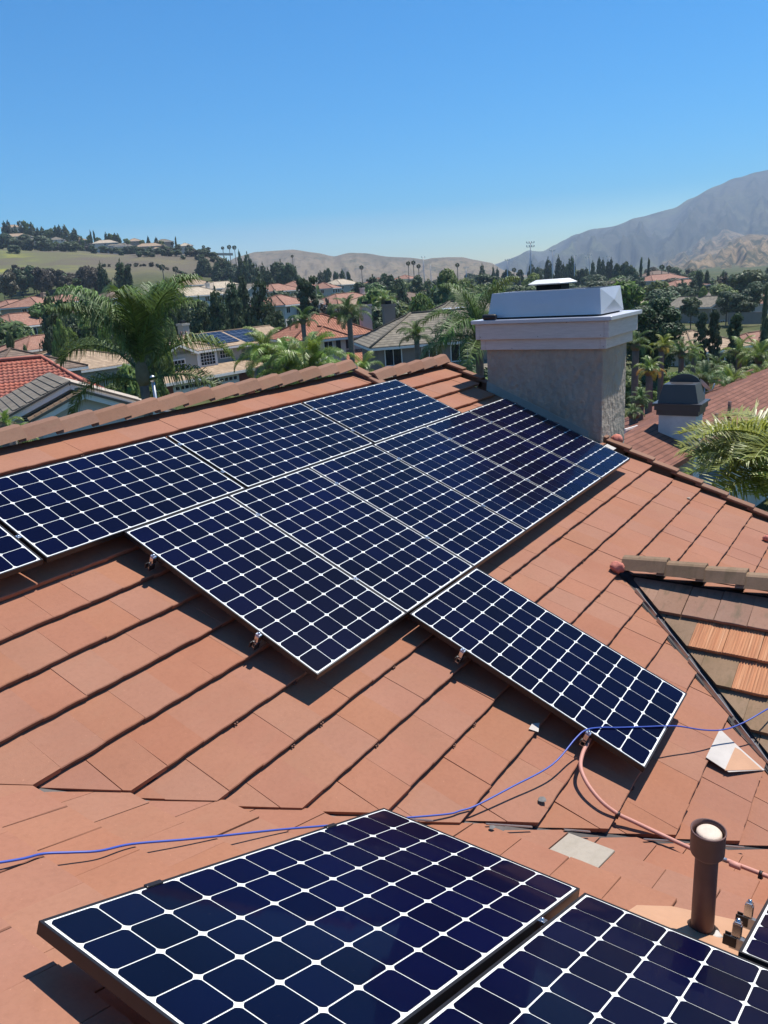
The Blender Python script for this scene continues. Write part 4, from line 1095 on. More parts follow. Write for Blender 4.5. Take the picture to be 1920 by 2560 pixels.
class House:
    def __init__(s, P, a, label, cat='house', group=None, name='house'):
        s.O = Vector(P); s.X = az(a); s.Y = Vector((-s.X.y, s.X.x, 0)); s.e = empty(name, P, label, cat, group)
    def w(s, x, y, z): return s.X*x+s.Y*y+Z*z
    def mb(s): return MB()
    def add(s, m, name, mat, parent=None):
        o = bpy.data.objects.new(name, m.mesh(name, mat)); COL.objects.link(o); o.parent = parent or s.e; return o
    def bx(s, name, mat, x0, x1, y0, y1, z0, z1, parent=None):
        m = MB(); m.box(s.w((x0+x1)/2, (y0+y1)/2, (z0+z1)/2), (abs(x1-x0), abs(y1-y0), abs(z1-z0)), (s.X, s.Y, Z)); return s.add(m, name, mat, parent)
    def rf(s, m, pts):   # roof face with metre UVs ; pts local
        P = [s.w(*p) for p in pts]; n = (P[1]-P[0]).cross(P[2]-P[0]).normalized()
        if n.z < 0: P.reverse(); n = -n
        u = Z.cross(n); u = u.normalized() if u.length > .01 else s.X; v = n.cross(u)
        m.face(P, [(p.dot(u), p.dot(v)) for p in P])
        m.face([p-Z*.14 for p in reversed(P)])
        for i in range(len(P)):
            a, b = P[i], P[(i+1) % len(P)]; m.face([a, a-Z*.14, b-Z*.14, b])
    def roof(s, mat, x0, x1, y0, y1, ze, pitch=.4, hip=(1, 1), axis='x', oh=.5, trim=True, name='roof', wall=None):
        """axis: ridge direction; hip at (low end, high end) flags, else gable"""
        x0 -= oh; x1 += oh; y0 -= oh; y1 += oh; m = MB(); ze = ze-oh*pitch
        if axis == 'x': L0, L1, B0, B1 = x0, x1, y0, y1; T = lambda a, b, z: (a, b, z)
        else: L0, L1, B0, B1 = y0, y1, x0, x1; T = lambda a, b, z: (b, a, z)
        hb = (B1-B0)/2; zr = ze+hb*pitch; mid = (B0+B1)/2
        r0 = L0+(hb if hip[0] else 0); r1 = L1-(hb if hip[1] else 0)
        if r0 > r1: r0 = r1 = (r0+r1)/2
        s.rf(m, [T(L0, B0, ze), T(L1, B0, ze), T(r1, mid, zr), T(r0, mid, zr)]); s.rf(m, [T(L1, B1, ze), T(L0, B1, ze), T(r0, mid, zr), T(r1, mid, zr)])
        if hip[0]: s.rf(m, [T(L0, B1, ze), T(L0, B0, ze), T(r0, mid, zr)])
        if hip[1]: s.rf(m, [T(L1, B0, ze), T(L1, B1, ze), T(r1, mid, zr)])
        ro = s.add(m, name, mat)
        m = MB()   # ridge and hip rolls
        def roll(a, b): m.tube([s.w(*T(*a))+Z*.03, s.w(*T(*b))+Z*.03], .11, 6)
        roll((r0, mid, zr), (r1, mid, zr))
        for fl, L, r_ in ((hip[0], L0, r0), (hip[1], L1, r1)):
            if fl:
                for B in (B0, B1): roll((L, B, ze), (r_, mid, zr))
        o = s.add(m, 'ridge_tile', mat, ro)
        if trim:
            m = MB()
            for (a, b) in (((L0, B0), (L1, B0)), ((L0, B1), (L1, B1)), ((L0, B0), (L0, B1)), ((L1, B0), (L1, B1))):
                gable = (a[0] == b[0]) and not (hip[0] if a[0] == L0 else hip[1])
                p, q = s.w(*T(a[0], a[1], ze-.14)), s.w(*T(b[0], b[1], ze-.14))
                if gable:
                    ap = s.w(*T(a[0], mid, zr-.14))
                    for c_, d_ in ((p, ap), (q, ap)):
                        dd = (d_-c_); m.box((c_+d_)/2-Z*.1, (dd.length, .06, .24), (dd.normalized(), Z.cross(dd).normalized(), dd.normalized().cross(Z.cross(dd).normalized())))
                else:
                    dd = q-p; m.box((p+q)/2-Z*.04, (dd.length, .06, .22), (dd.normalized(), Z.cross(dd).normalized(), Z))
            s.add(m, 'fascia', TRIM, ro)
        if wall:
            for fl, L, sg in ((hip[0], L0+oh, 1), (hip[1], L1-oh, -1)):
                if not fl:
                    m = MB(); zz = ze+oh*pitch-.06; hz = zz+(hb-oh)*pitch-.1
                    A = [T(L, B0+oh, zz-.3), T(L, B1-oh, zz-.3), T(L, B1-oh, zz), T(L, mid, hz), T(L, B0+oh, zz)]
                    A2 = [T(L+sg*.2, p[0] if axis == 'y' else p[1], p[2]) for p in A]
                    V = [s.w(*p) for p in A+A2]; m.raw(V, [(0,1,2,3,4), (9,8,7,6,5)]+[(i, i+5, (i+1) % 5+5, (i+1) % 5) for i in range(5)]); s.add(m, 'gable_wall', wall)
        return ro, zr
    def win(s, x, y, z, w, h, face='S', cols=2, rows=1, frame=TRIM, shutter=None, wide=.09):
        """window centred at x (or y), sill height z, on face S (-y) or W (-x)"""
        m = MB(); g = MB()
        if face == 'S': a, b, n = s.X, s.Y*-1, 0; c = s.w(x, y, z+h/2)
        else: a, b = s.Y*-1, s.X*-1; c = s.w(x, y, z+h/2)
        f = MB(); t = wide
        for cc, dd in ((c+Z*(h/2-t/2), (w, .1, t)), (c-Z*(h/2-t/2), (w, .12, t)), (c+a*(w/2-t/2), (t, .1, h-2*t)), (c-a*(w/2-t/2), (t, .1, h-2*t))): f.box(cc+b*.03, dd, (a, b, Z))
        iw, ih = w-2*t, h-2*t
        for k in range(1, cols): f.box(c+a*(-iw/2+iw*k/cols)+b*.02, (.045, .06, ih), (a, b, Z))
        for k in range(1, rows): f.box(c+Z*(-ih/2+ih*k/rows)+b*.018, (iw, .06, .04), (a, b, Z))
        fo = s.add(f, 'window', frame)
        for i in range(cols):
            for j in range(rows):
                g = MB(); g.box(c+a*(-iw/2+iw*(i+.5)/cols)+Z*(-ih/2+ih*(j+.5)/rows)+b*.012, (iw/cols-.01, .02, ih/rows-.01), (a, b, Z)); s.add(g, 'pane', GLASSM, fo)
        if shutter:
            for sg in (-1, 1):
                q = MB(); q.box(c+a*sg*(w/2+.2)+b*.03, (.34, .05, h), (a, b, Z)); s.add(q, 'shutter', shutter)
    def chimney(s, x, y, z0, z1, w=.9, d=.7, mat=None, cap=None):
        c_ = s.bx('chimney', mat or W_CREAM, x-w/2, x+w/2, y-d/2, y+d/2, z0, z1)
        s.bx('chimney_cap', cap or mat or W_CREAM, x-w/2-.1, x+w/2+.1, y-d/2-.1, y+d/2+.1, z1-.25, z1, c_); s.bx('flue', DARKV, x-w*.25, x+w*.25, y-d*.25, y+d*.25, z1, z1+.35, c_)

# generic far house
RT_SAL = course_mat('salmon_tile_roof', (.36,.18,.125), (.44,.25,.18), wav=1)
def far_house(px, ridge_py, depth, wid, label, a=36, group=None, roofm=None, wall=None, storeys=2, dep=9, hip=(1,1), axis='x', chimney=False, wins=3, garage=False):
    P = at(px, ridge_py, depth); hb = (dep if axis == 'x' else wid)/2+.5
    ze = 2.7*storeys; zr = ze+hb*.4-.2; base = P.z-zr
    h = House((P.x, P.y, base), a, label, group=group); roofm = RT_SAL if roofm in (None, RT_RED, RT_ORANGE) else roofm; wall = wall or W_CREAM
    x0, x1, y0, y1 = -wid/2, wid/2, -dep/2, dep/2
    h.bx('wall', wall, x0, x1, y0, y1, -6, ze-.15)
    h.roof(roofm, x0, x1, y0, y1, ze, hip=hip, axis=axis, wall=wall)
    for st in range(storeys):
        for k in range(wins):
            if garage and st == 0 and k < 2: continue
            h.win(lerp(x0+1.3, x1-1.3, k/max(1, wins-1)), y0, .9+2.7*st, 1.5, 1.2)
        h.win(x0, (y0+y1)/2-1, .9+2.7*st, 1.3, 1.2, 'W')
    if garage:
        g = h.bx('garage_door', TRIM, x0+.8, x0+5.4, y0-.06, y0, 0, 2.15)
    if chimney: h.chimney(x1-1.5, 0, ze, zr+.9, mat=wall)
    return h

# H1: pale house with a tan tiled roof, three-car garage and a rooftop solar array
O1 = at(418, 1030, 81); O1.z = at(418, 952, 81).z-2.55
h = House(O1, 36, 'sage grey two-storey house with tan tiled roof, rooftop solar array and white garage doors', name='garage_house')
h.bx('wall', BRICK, -.2, 12.2, 0, .5, -3, 2.3); h.bx('wall', W_GREY, 0, 12, .5, 6, -3, 2.5)
m = MB(); h.rf(m, [(-.7, -.7, 2.45), (12.9, -.7, 2.45), (12.4, 2.6, 3.2), (1.4, 2.6, 3.2)]); h.rf(m, [(12.9, -.7, 2.45), (16.5, .8, 2.45), (16.5, 3.2, 2.95), (12.4, 2.6, 3.2)]); ro = h.add(m, 'lower_roof', RT_TAN)
h.bx('fascia', TRIM, -.75, 12.95, -.78, -.70, 2.12, 2.42, ro)
for x0, x1, n in ((1.2, 6.9, 8), (7.6, 10.9, 4)):
    g = h.bx('garage_door', TRIM, x0, x1, -.06, .0, -.2, 2.0)
    for k in range(n):
        c_ = lerp(x0+.25, x1-.25, (k+.5)/n); p = h.bx('garage_window', GLASSM, c_-.24, c_+.24, -.09, -.065, 1.45, 1.8, g)
    for k in range(n+1):
        pass
    for z in (.35, .9, 1.38): h.bx('panel_groove', W_CREAM, x0, x1, -.075, -.062, z, z+.03, g)
h.bx('brick_pier', BRICK, 11.2, 13.2, -.1, 1.2, -3, 2.3)
h.bx('upper_wall', W_GREY, 2.2, 10.2, 2.4, 9, 2.5, 5.2); h.bx('upper_wall', W_GREY, 10.2, 15.2, 3.4, 9, 2.5, 5.2)
h.roof(RT_TAN, 2.2, 15.2, 3.2, 10.5, 5.2, pitch=.36, hip=(1, 0), axis='x', oh=.55, wall=W_GREY)
h.roof(RT_TAN, 2.2, 6.6, 2.4, 8, 5.2, pitch=.42, hip=(0, 1), axis='y', oh=.5, wall=W_GREY, name='front_gable')
h.roof(RT_TAN, 6.8, 10.4, 2.4, 6, 5.15, pitch=.30, hip=(1, 1), axis='y', oh=.4, name='bay_roof')
h.roof(RT_TAN, -6, 3.5, 6, 22, 4.6, pitch=.3, hip=(1, 1), axis='y', oh=.5, name='wing_roof'); h.bx('wall', W_GREY, -6, 3.5, 6, 22, -3, 4.4)
h.win(8.7, 2.4, 3.25, 2.3, 1.55, cols=5, rows=4, wide=.07); h.win(8.7, 2.38, 3.0, 3.3, 2.0, cols=1, rows=1, wide=.45) if False else None
h.bx('window_surround', TRIM, 7.1, 10.15, 2.30, 2.38, 3.0, 5.0); h.win(8.65, 2.30, 3.25, 2.3, 1.5, cols=5, rows=4, wide=.07)
h.win(12.6, 3.4, 3.6, 2.2, 1.0, cols=5, rows=2, wide=.09); h.win(4.3, 2.4, 2.9, 2.2, 1.5, cols=4, rows=3, wide=.14)
h.chimney(10.6, 8.0, 5.5, 7.9, 1.0, .9, W_GREY)
def slope_pt(x, t, lift=.1):   # on the south face of the main roof
    return (x, lerp(2.65, 6.85, t), lerp(5.2-.55*.36, 5.2-.55*.36+4.2*.36, t)+lift)
m = MB(); P = [h.w(*slope_pt(x, t, l)) for l in (.14,) for x, t in ((10.4, .18), (15.1, .18), (15.1, .95), (10.4, .95))]
m.face(P, [(0, 0), (5, 0), (5, 3.2), (0, 3.2)]); m.raw([p-Z*.05 for p in P]+P, [(3,2,1,0)]+[(i, (i+1) % 4, (i+1) % 4+4, i+4) for i in range(4)]); h.add(m, 'roof_solar_array', PVM)
for x in (7.8, 8.5): m = MB(); m.tube([h.w(x, 5.2, 6.2), h.w(x, 5.2, 7.15)], .12, 7); h.add(m, 'roof_vent', PIPEP)
h.bx('wall', W_GREY, 16.4, 25, 4, 12, -3, 5); ro2 = h.roof(RT_TAN, 16.4, 25, 4, 12, 5.0, pitch=.36, hip=(0, 0), axis='x', name='rear_roof')
m = MB(); P = [h.w(x, lerp(3.5, 8, t), lerp(4.8, 6.42, t)+.14) for x, t in ((16.3, .1), (21.5, .1), (21.5, .92), (16.3, .92))]
m.face(P, [(0, 0), (5, 0), (5, 3.2), (0, 3.2)]); h.add(m, 'roof_solar_array', PVM)

# H2: white house with bright orange barrel tiles
O2 = at(800, 1040, 92); O2.z = at(800, 840, 92).z-5.1
h = House(O2, 65, 'white two-storey house with bright orange barrel tile roof behind a palm', name='orange_roof_house')
h.bx('wall', W_PINK, -2.0, 7.4, 0, 9, -3, 5.2); h.bx('wall', W_PINK, -.3, 3.4, -1.6, 4, -3, 5.0)
h.roof(RT_ORANGE, -2.2, 7.6, 0, 9, 5.3, pitch=.5, hip=(1, 1), oh=.6); h.roof(RT_ORANGE, -.5, 3.5, -1.6, 6, 5.25, pitch=.5, hip=(1, 1), axis='y', oh=.5, name='front_roof')
for x in (4.95, 5.6, 6.25): h.win(x, 0, 3.8, .5, .6, cols=1, wide=.09)
for x in (4.35, 6.95): h.bx('shutter', DARK, x-.22, x+.22, -.06, 0, 3.5, 4.8)
h.win(1.2, -1.6, 3.0, 1.2, 1.7, cols=2); h.bx('shutter', DARK, 2.2, 2.75, -1.66, -1.6, 2.9, 4.8)
m = MB(); h.rf(m, [(3.3, -3.2, 1.9), (7.9, -3.2, 1.9), (7.2, 0, 3.3), (3.3, 0, 3.3)]); h.rf(m, [(7.9, -3.2, 1.9), (8.7, .6, 1.9), (7.2, 0, 3.3)]); h.add(m, 'lower_roof', RT_ORANGE)
h.bx('wall', W_PINK, 3.4, 7.6, -2.8, 0, -3, 1.8)
h.chimney(8.4, 3.2, -1, 8.3, 1.3, .9, W_PINK, W_PINK)

# H3: taupe house, grey brown tile
O3 = at(950, 1050, 74); O3.z = at(950, 860, 74).z-5.1
h = House(O3, 80, 'taupe two-storey house with striped grey tile roof, skylights and a deep shaded entry', name='grey_roof_house')
h.bx('wall', W_TAUPE, .2, 11.6, 0, 9, -3, 5.2); h.bx('wall', W_TAUPE, 6, 18, 4.5, 13, -3, 6.0)
h.roof(RT_GREY, 0, 11.8, 0, 9.4, 5.3, pitch=.5, hip=(1, 0), oh=.6); h.roof(RT_GREY, 5.5, 18, 4.5, 13.5, 6.1, pitch=.5, hip=(1, 1), oh=.6, name='rear_roof')
h.win(1.7, 0, 3.1, 1.7, 1.7, cols=2); h.win(8.6, 0, 3.0, 2.6, 1.7, cols=3); h.win(5.2, 0, 3.2, 1.5, 1.4, cols=2)
m = MB(); h.rf(m, [(-.8, -3.6, 2.0), (12.5, -3.6, 2.0), (12.0, 0, 3.0), (1.0, 0, 3.0)]); h.add(m, 'porch_roof', RT_GREY)
h.bx('fascia', TRIM, -.85, 12.5, -3.68, -3.6, 1.62, 1.9); g = h.bx('garage_door', TRIM, 1.6, 6.6, -2.96, -2.9, -1.0, 1.3)
for k in range(8): h.bx('garage_window', GLASSM, 1.8+k*.6, 2.2+k*.6, -3.0, -2.97, .75, 1.1, g)
h.bx('wall', BRICK, .2, 12, -2.9, 0, -3, 1.7)
for x in (9.2, 10.6):
    sp3 = lambda b, l: 6.1-.3+b*.5+l
    m = MB(); P = [h.w(x+a, 3.9+b, sp3(b, .14)) for a, b in ((-.5, 2.2), (.5, 2.2), (.5, 3.7), (-.5, 3.7))]; m.face(P); m.raw([p-Z*.12 for p in P]+P, [(3,2,1,0)]+[(i, (i+1) % 4, (i+1) % 4+4, i+4) for i in range(4)]); h.add(m, 'skylight', BRIGHTAL)
    m = MB(); P = [h.w(x+a, 3.9+b, sp3(b, .16)) for a, b in ((-.35, 2.4), (.35, 2.4), (.35, 3.5), (-.35, 3.5))]; m.face(P); h.add(m, 'skylight_pane', GLASSM)
h.chimney(3.2, 8.4, 5.0, 8.6, 1.2, 1.0, W_TAUPE)

# NG: close gabled house at the left, flat dark tiles
PG = at(169, 953, 36); ga = House((PG.x, PG.y, PG.z-5.6), 60, 'pale blue grey gabled house with dark flat tiles and white barge boards, close at left', name='gabled_house')
WG = simple('blue_grey_stucco', (.50,.51,.50), .9, .1, .05, 1.5); zr = 5.6; s_ = 5/12
RT_DARKF = course_mat('dark_flat_tile', (.15,.13,.10), (.21,.19,.145), pitch=.34, bumpd=.02); RT_PALE = course_mat('pale_flat_tile', (.44,.37,.30), (.50,.43,.35), pitch=.34, line=.15)
# local: x = az60 (right, away), y = back-left (az -30)
m = MB(); ga.rf(m, [(0, -.4, zr), (0, 6.5, zr), (-4.2, 6.5, zr-4.2*s_), (-4.2, -.4, zr-4.2*s_)]); lr = ga.add(m, 'left_roof_slope', UNDER)
m = MB(); ga.rf(m, [(0, -.4, zr), (4.7, -.4, zr-4.7*s_), (4.7, 6.5, zr-4.7*s_), (0, 6.5, zr)]); ga.add(m, 'right_roof_slope', RT_PALE)
V = [(-3.9, 0, -3), (4.4, 0, -3), (4.4, 0, zr-4.4*s_-.18), (0, 0, zr-.2), (-3.9, 0, zr-3.9*s_-.18)]
m = MB(); m.raw([ga.w(*p) for p in V]+[ga.w(p[0], 6.4, p[2]) for p in V], [(0,1,2,3,4), (9,8,7,6,5)]+[(i, i+5, (i+1) % 5+5, (i+1) % 5) for i in range(5)]); ga.add(m, 'wall', WG)
slope_u = ga.Y; slope_d = (ga.w(-1, 0, -s_)).normalized(); nn = slope_u.cross(slope_d); nn = -nn if nn.z < 0 else nn
xx = slope_d.cross(nn)*-1
tv = [tile_mesh('roof_tile', OLIVE, w=.33, seed=j+1) for j in range(3)]; DKT = tile_mat('dark_grey_tile', (.16,.135,.105), (.22,.19,.15), stain=(.12,.10,.08), stain_amt=.5, dark=.4)
tv = [tile_mesh('roof_tile', DKT, w=.33, seed=j+1, thick=.045) for j in range(3)]
xa = (-slope_d).cross(nn).normalized()*-1; xa = xa if xa.cross(-slope_d).dot(nn) > 0 else -xa
for r_ in range(12):
    for c_ in range(19):
        yy = -.3+.33*(c_+.5)+.16*(r_ % 2)
        P = ga.w(0, yy, zr+.07)+slope_d*(.35*(r_+1))
        link('roof_tile', tv[(r_+c_) % 3], lr, basis(xa, -slope_d, nn, P))
def barge(pts, name='barge_board', t=.06, hgt=.26, mat=TRIM, dy=-.43):
    for (a, b) in zip(pts, pts[1:]):
        m = MB(); A, B = ga.w(a[0], dy, a[1]), ga.w(b[0], dy, b[1]); d = (B-A).normalized(); m.box((A+B)/2, ((B-A).length, t, hgt), (d, ga.Y, d.cross(ga.Y)*-1)); ga.add(m, name, mat)
barge([(-4.25, zr-4.25*s_-.2), (0, zr-.2), (4.75, zr-4.75*s_-.2)])
barge([(-4.25, zr-4.25*s_-.02), (0, zr-.02), (4.75, zr-4.75*s_-.02)], 'rake_tiles', .14, .10, DKT, -.46)
for x in (-2.05, -1.55):
    lv = ga.bx('louvre_vent', DARK, x-.19, x+.19, -.03, -.005, 3.55, 4.25)
    for k in range(7): ga.bx('slat', WG, x-.19, x+.19, -.055, -.03, 3.58+k*.1, 3.62+k*.1, lv)
# lower front gable, projecting
q0, qz = .35, zr-.38
m = MB(); ga.rf(m, [(q0, -1.6, qz), (q0, .2, qz), (q0-2.35, .2, qz-2.35*s_), (q0-2.35, -1.6, qz-2.35*s_)]); g1 = ga.add(m, 'front_gable_slope', OLIVE)
m = MB(); ga.rf(m, [(q0, -1.6, qz), (q0+4.1, -1.6, qz-4.1*s_), (q0+4.1, .2, qz-4.1*s_), (q0, .2, qz)]); ga.add(m, 'front_gable_slope', RT_PALE)
V = [(q0-2.0, -1.3, -3), (q0+3.9, -1.3, -3), (q0+3.9, -1.3, qz-3.9*s_-.15), (q0, -1.3, qz-.15), (q0-2.0, -1.3, qz-2.0*s_-.15)]
m = MB(); m.raw([ga.w(*p) for p in V]+[ga.w(p[0], .1, p[2]) for p in V], [(0,1,2,3,4), (9,8,7,6,5)]+[(i, i+5, (i+1) % 5+5, (i+1) % 5) for i in range(5)]); ga.add(m, 'wall', WG)
barge([(q0-2.4, qz-2.4*s_-.2), (q0, qz-.2), (q0+4.15, qz-4.15*s_-.2)], dy=-1.62); barge([(q0-2.4, qz-2.4*s_-.02), (q0, qz-.02), (q0+4.15, qz-4.15*s_-.02)], 'rake_tiles', .12, .12, DKT, -1.64)
cm = [cap_mesh('ridge_tile', OLIVE, .40, seed=j, wd=.13, rise=.07) for j in range(3)]
d_ = ga.w(-1, 0, -s_).normalized()
for k in range(8):
    P = ga.w(q0, -1.5, qz+.05)+d_*(.05+.32*k); sd2 = Z.cross(d_).normalized(); link('rake_cap_tile', cm[k % 3], ga.e, basis(d_, sd2, d_.cross(sd2), P) @ Matrix.Rotation(0, 4, 'X'))

# NR: red barrel-tile roof behind it, real corrugated courses
PR = at(95, 893, 52); rr_ = House((PR.x, PR.y, PR.z-6.2), 67, 'red barrel tile roofed house just behind the pale gabled house at left', name='red_roof_house')
def barrel_slope(hs, x0, x1, y0, z0, y1, z1, name, mat, tw=.30, cl=.38, cut0=0, cut1=0):
    m = MB(); L = math.hypot(y1-y0, z1-z0); nc = int(L/cl); nxx = int((x1-x0)/tw)*4
    dy, dz = (y1-y0)/L, (z1-z0)/L; nyv = (-dz, dy) if dy > 0 else (dz, -dy)
    for c in range(nc):
        a, b = c*cl, (c+1)*cl+.02
        lo = x0+cut0*(c/nc); hi = x1-cut1*(c/nc)
        cols = []
        for i in range(nxx+1):
            x = x0+(x1-x0)*i/nxx
            if x < lo or x > hi: continue
            s = math.sin(2*math.pi*i/4+.01); hgt = .055*(s if s > 0 else s*.35)
            cols.append((x, hgt))
        i0 = len(m.v)
        for x, hg in cols:
            for t, lf in ((a, .045), (b, .0)):
                w_ = hg+lf; m.v.append(tuple(hs.w(x, y0+dy*t-dz*w_, z0+dz*t+dy*w_)))
            m.v.append(tuple(hs.w(x, y0+dy*a-dz*(hg-.01), z0+dz*a+dy*(hg-.01))))
        for i in range(len(cols)-1):
            k = i0+i*3; m.f += [(k, k+3, k+4, k+1), (k+2, k+5, k+3, k)]; m.uv += [None]*2; m.sm += [True, False]
    o = hs.add(m, name, mat); o['kind'] = 'stuff'; return o
BARREL = tile_mat('red_clay_barrel', (.40,.12,.08), (.52,.20,.135), stain=(.30,.10,.08), stain_amt=.4, dark=.3, rand_amt=.15)
barrel_slope(rr_, -12, 5.0, -7.5, 2.6, 0, 6.2, 'barrel_tiles', BARREL, cut1=4.8)
m = MB(); rr_.rf(m, [(-12, -7.5, 2.55), (5, -7.5, 2.55), (.2, 0, 6.15), (-12, 0, 6.15)]); rr_.rf(m, [(-12, 7.5, 2.55), (5, 7.5, 2.55), (.2, 0, 6.15), (-12, 0, 6.15)]); rr_.rf(m, [(5, -7.5, 2.55), (5, 7.5, 2.55), (.2, 0, 6.15)]); rr_.add(m, 'roof', RT_RED)
m = MB(); m.tube([rr_.w(-12, 0, 6.25), rr_.w(.2, 0, 6.25), rr_.w(5, -7.5, 2.7)], .13, 7); rr_.add(m, 'ridge_tile', BARREL)
barrel_slope(rr_, -9, -1.5, -11, 1.9, -6, 4.3, 'barrel_tiles', BARREL, cut0=3.2, cut1=3.2)
m = MB(); m.tube([rr_.w(-1.5, -11, 2.0), rr_.w(-5.2, -6, 4.4), rr_.w(-9, -11, 2.0)], .12, 7); rr_.add(m, 'hip_tile', BARREL)
rr_.bx('wall', W_CREAM, -11.5, 4.5, -7, 7, -4, 2.5)
for x, y, z in ((-8.0, -3.2, 4.75), (-5.2, -5.4, 3.7), (-4.0, -1.3, 5.7)): rr_.bx('roof_vent', STEEL, x-.2, x+.2, y-.2, y+.2, z, z+.25)
# arched street-side window seen over the ridge tiles
# RR: neighbour at right, red brown shingles with a dark capped chimney
VPd = az(math.degrees(math.atan(1690/1913))-0)
PN = at(1600, 1073, 21.5); nb = House((PN.x, PN.y, PN.z-6.2), math.degrees(math.atan((2650-960)/FPX)), 'neighbouring white house at right with a red brown shingle roof and dark capped chimney', name='shingle_roof_house')
m = MB(); zr = 6.2
nb.rf(m, [(-9, 0, zr), (26, 0, zr), (26, -1.5, zr-1.5*.38), (-9, -1.5, zr-1.5*.38)]); nb.rf(m, [(-9, 0, zr), (26, 0, zr), (26, 6.4, zr-6.4*.38), (-9, 6.4, zr-6.4*.38)]); nr_ = nb.add(m, 'roof', RT_SHIN)
nb.bx('wall', W_WHITE, -8.6, 25, -1.0, 5.6, -3, zr-5.6*.38-.2)
ncm = nb.bx  # neighbour's chimney
PCH = at(1698, 1120, 21.8)
q = PCH-nb.O; lx, ly = q.dot(nb.X), q.dot(nb.Y)
S2 = 21.8/FPX
zt = at(1698, 1028, 21.8).z-nb.O.z
cs = MB()
def fb_(z0, z1, w, d, name, mat, par, tw=None, td=None, bev=0):
    m = MB(); c_ = PCH-nb.O; c_.z = 0
    A = [c_+Vector((sx*w/2, sy*d/2, z0)) for sx, sy in ((-1,-1),(1,-1),(1,1),(-1,1))]; B = [c_+Vector((sx*(tw or w)/2, sy*(td or d)/2, z1)) for sx, sy in ((-1,-1),(1,-1),(1,1),(-1,1))]
    m.raw(A+B, [(3,2,1,0), (4,5,6,7)]+[(i, (i+1) % 4, (i+1) % 4+4, i+4) for i in range(4)]); return nb.add(m, name, mat, par)
st = fb_(zt-3.0, zt, .76, 1.0, 'chimney', stucco_mat('white_stack', (.62,.60,.60), 9, .3, .01), nb.e)
CHD = simple('charcoal_metal', (.045,.048,.055), .4, .5, .08, 4)
fb_(zt, zt+.14, .84, 1.12, 'chimney_band', CHD, st); fb_(zt+.14, zt+.30, .94, 1.22, 'chimney_band', CHD, st); fb_(zt+.30, zt+.34, 1.04, 1.32, 'chimney_ledge', CHD, st)
fb_(zt+.34, zt+.84, .80, 1.08, 'metal_shroud', CHD, st, .62, .84)
m = MB(); c_ = PCH-nb.O; m.lathe((c_.x, c_.y, zt+.842), [(0, .003), (.26, .003), (.30, .0)], 20); nb.add(m, 'shroud_opening', DARKV, st)
m = MB(); cc = Vector((c_.x+.25, c_.y, zt+.80)); pts_ = [cc+Vector((0, math.cos(R(t))*.42, math.sin(R(t))*.26)) for t in range(0, 181, 15)]
m.raw(pts_+[p+Vector((.03, 0, 0)) for p in pts_], [tuple(range(13)), tuple(range(25, 12, -1))]+[(i, i+13, (i+1) % 13+13, (i+1) % 13) for i in range(13)]); nb.add(m, 'rear_baffle', CHD, st)
for px, py, hh in ((1790, 1052, .42), (1823, 1022, .42)):
    P = at(px, py+8, 22.5); m = MB(); m.tube([P-nb.O-Z*.25, P-nb.O+Z*hh*.75], .05, 8); nb.add(m, 'roof_vent_pipe', PIPEP)
# satellite dish behind the dark chimney
dp = at(1762, 965, 23.5); de = empty('satellite_dish', dp-Z*.6, 'grey satellite dish on an arm behind the dark capped chimney', 'satellite dish')
m = MB(); dn_ = (C-dp).normalized()*.3+Vector((.6, -.5, .5)); dn_.normalize(); a_ = dn_.cross(Z).normalized(); b_ = a_.cross(dn_)
m.lathe(Vector((.05, 0, .62)), [(0, -.06), (.1, -.05), (.2, -.015), (.25, .02)], 16, ax=(a_, b_, dn_)); m.build('dish', HOOD, de, org=(0,0,0))
m = MB(); m.tube([(0,0,-.3), (0,0,.35), (.02,0,.55)], .025, 6); m.tube([(0,0,.4), (-.12,-.25,.5), (-.1,-.3,.7)], .02, 6); m.build('mast', STEEL, de, org=(0,0,0))

# ---- far houses
FH_ = far_house
FH_(22, 785, 128, 9, 'house with salmon roof at the left edge above a pale patio', 20, roofm=RT_ORANGE, wall=W_TAN, hip=(1,0))
FH_(30, 750, 190, 13, 'far house with orange roof at the left edge', 15, roofm=RT_ORANGE, wall=W_TAN)
FH_(82, 742, 170, 11, 'tan house with bright orange roof and side chimney beside the tall dark conifer', 10, roofm=RT_ORANGE, wall=W_TAN, chimney=True)
FH_(66, 842, 95, 5, 'single storey house with orange tiled roof at left, pale neighbours behind', 30, roofm=RT_ORANGE, wall=W_TAN, storeys=1, hip=(1,0), wins=2, dep=6)
FH_(25, 872, 70, 8, 'small house with dark slate grey roof right above the red barrel roof', 40, roofm=RT_BROWN, wall=W_TAUPE, storeys=1, wins=1)
FH_(162, 736, 215, 13, 'house with faded orange roof partly behind the tall palm', 20, roofm=RT_ORANGE, wall=W_TAN)
FH_(285, 727, 215, 12, 'brown roofed house half hidden by the palm crown', 30, roofm=RT_BROWN, wall=W_TAN)
FH_(370, 722, 230, 12, 'house with salmon roof behind the right side of the palm crown', 30)
FH_(482, 718, 190, 13, 'cream house with pale tan roof and a white chimney', 35, roofm=RT_CREAM, wall=W_WHITE, chimney=True, hip=(0,1))
FH_(482, 698, 270, 12, 'small house with pinkish roof at the foot of the meadow hill', 30, roofm=RT_TAN, wall=W_CREAM, storeys=1)
FH_(552, 704, 240, 15, 'house with pale cream roof right of the white chimney house', 36, roofm=RT_CREAM, wall=W_CREAM, storeys=1)
FH_(605, 710, 215, 10, 'gabled grey green house between dark conifer tops', 30, roofm=RT_GREY, wall=W_GREY, hip=(0,0), axis='y')
FH_(688, 710, 225, 13, 'orange roofed house with low gable right of the conifers', 30, roofm=RT_ORANGE, storeys=1)
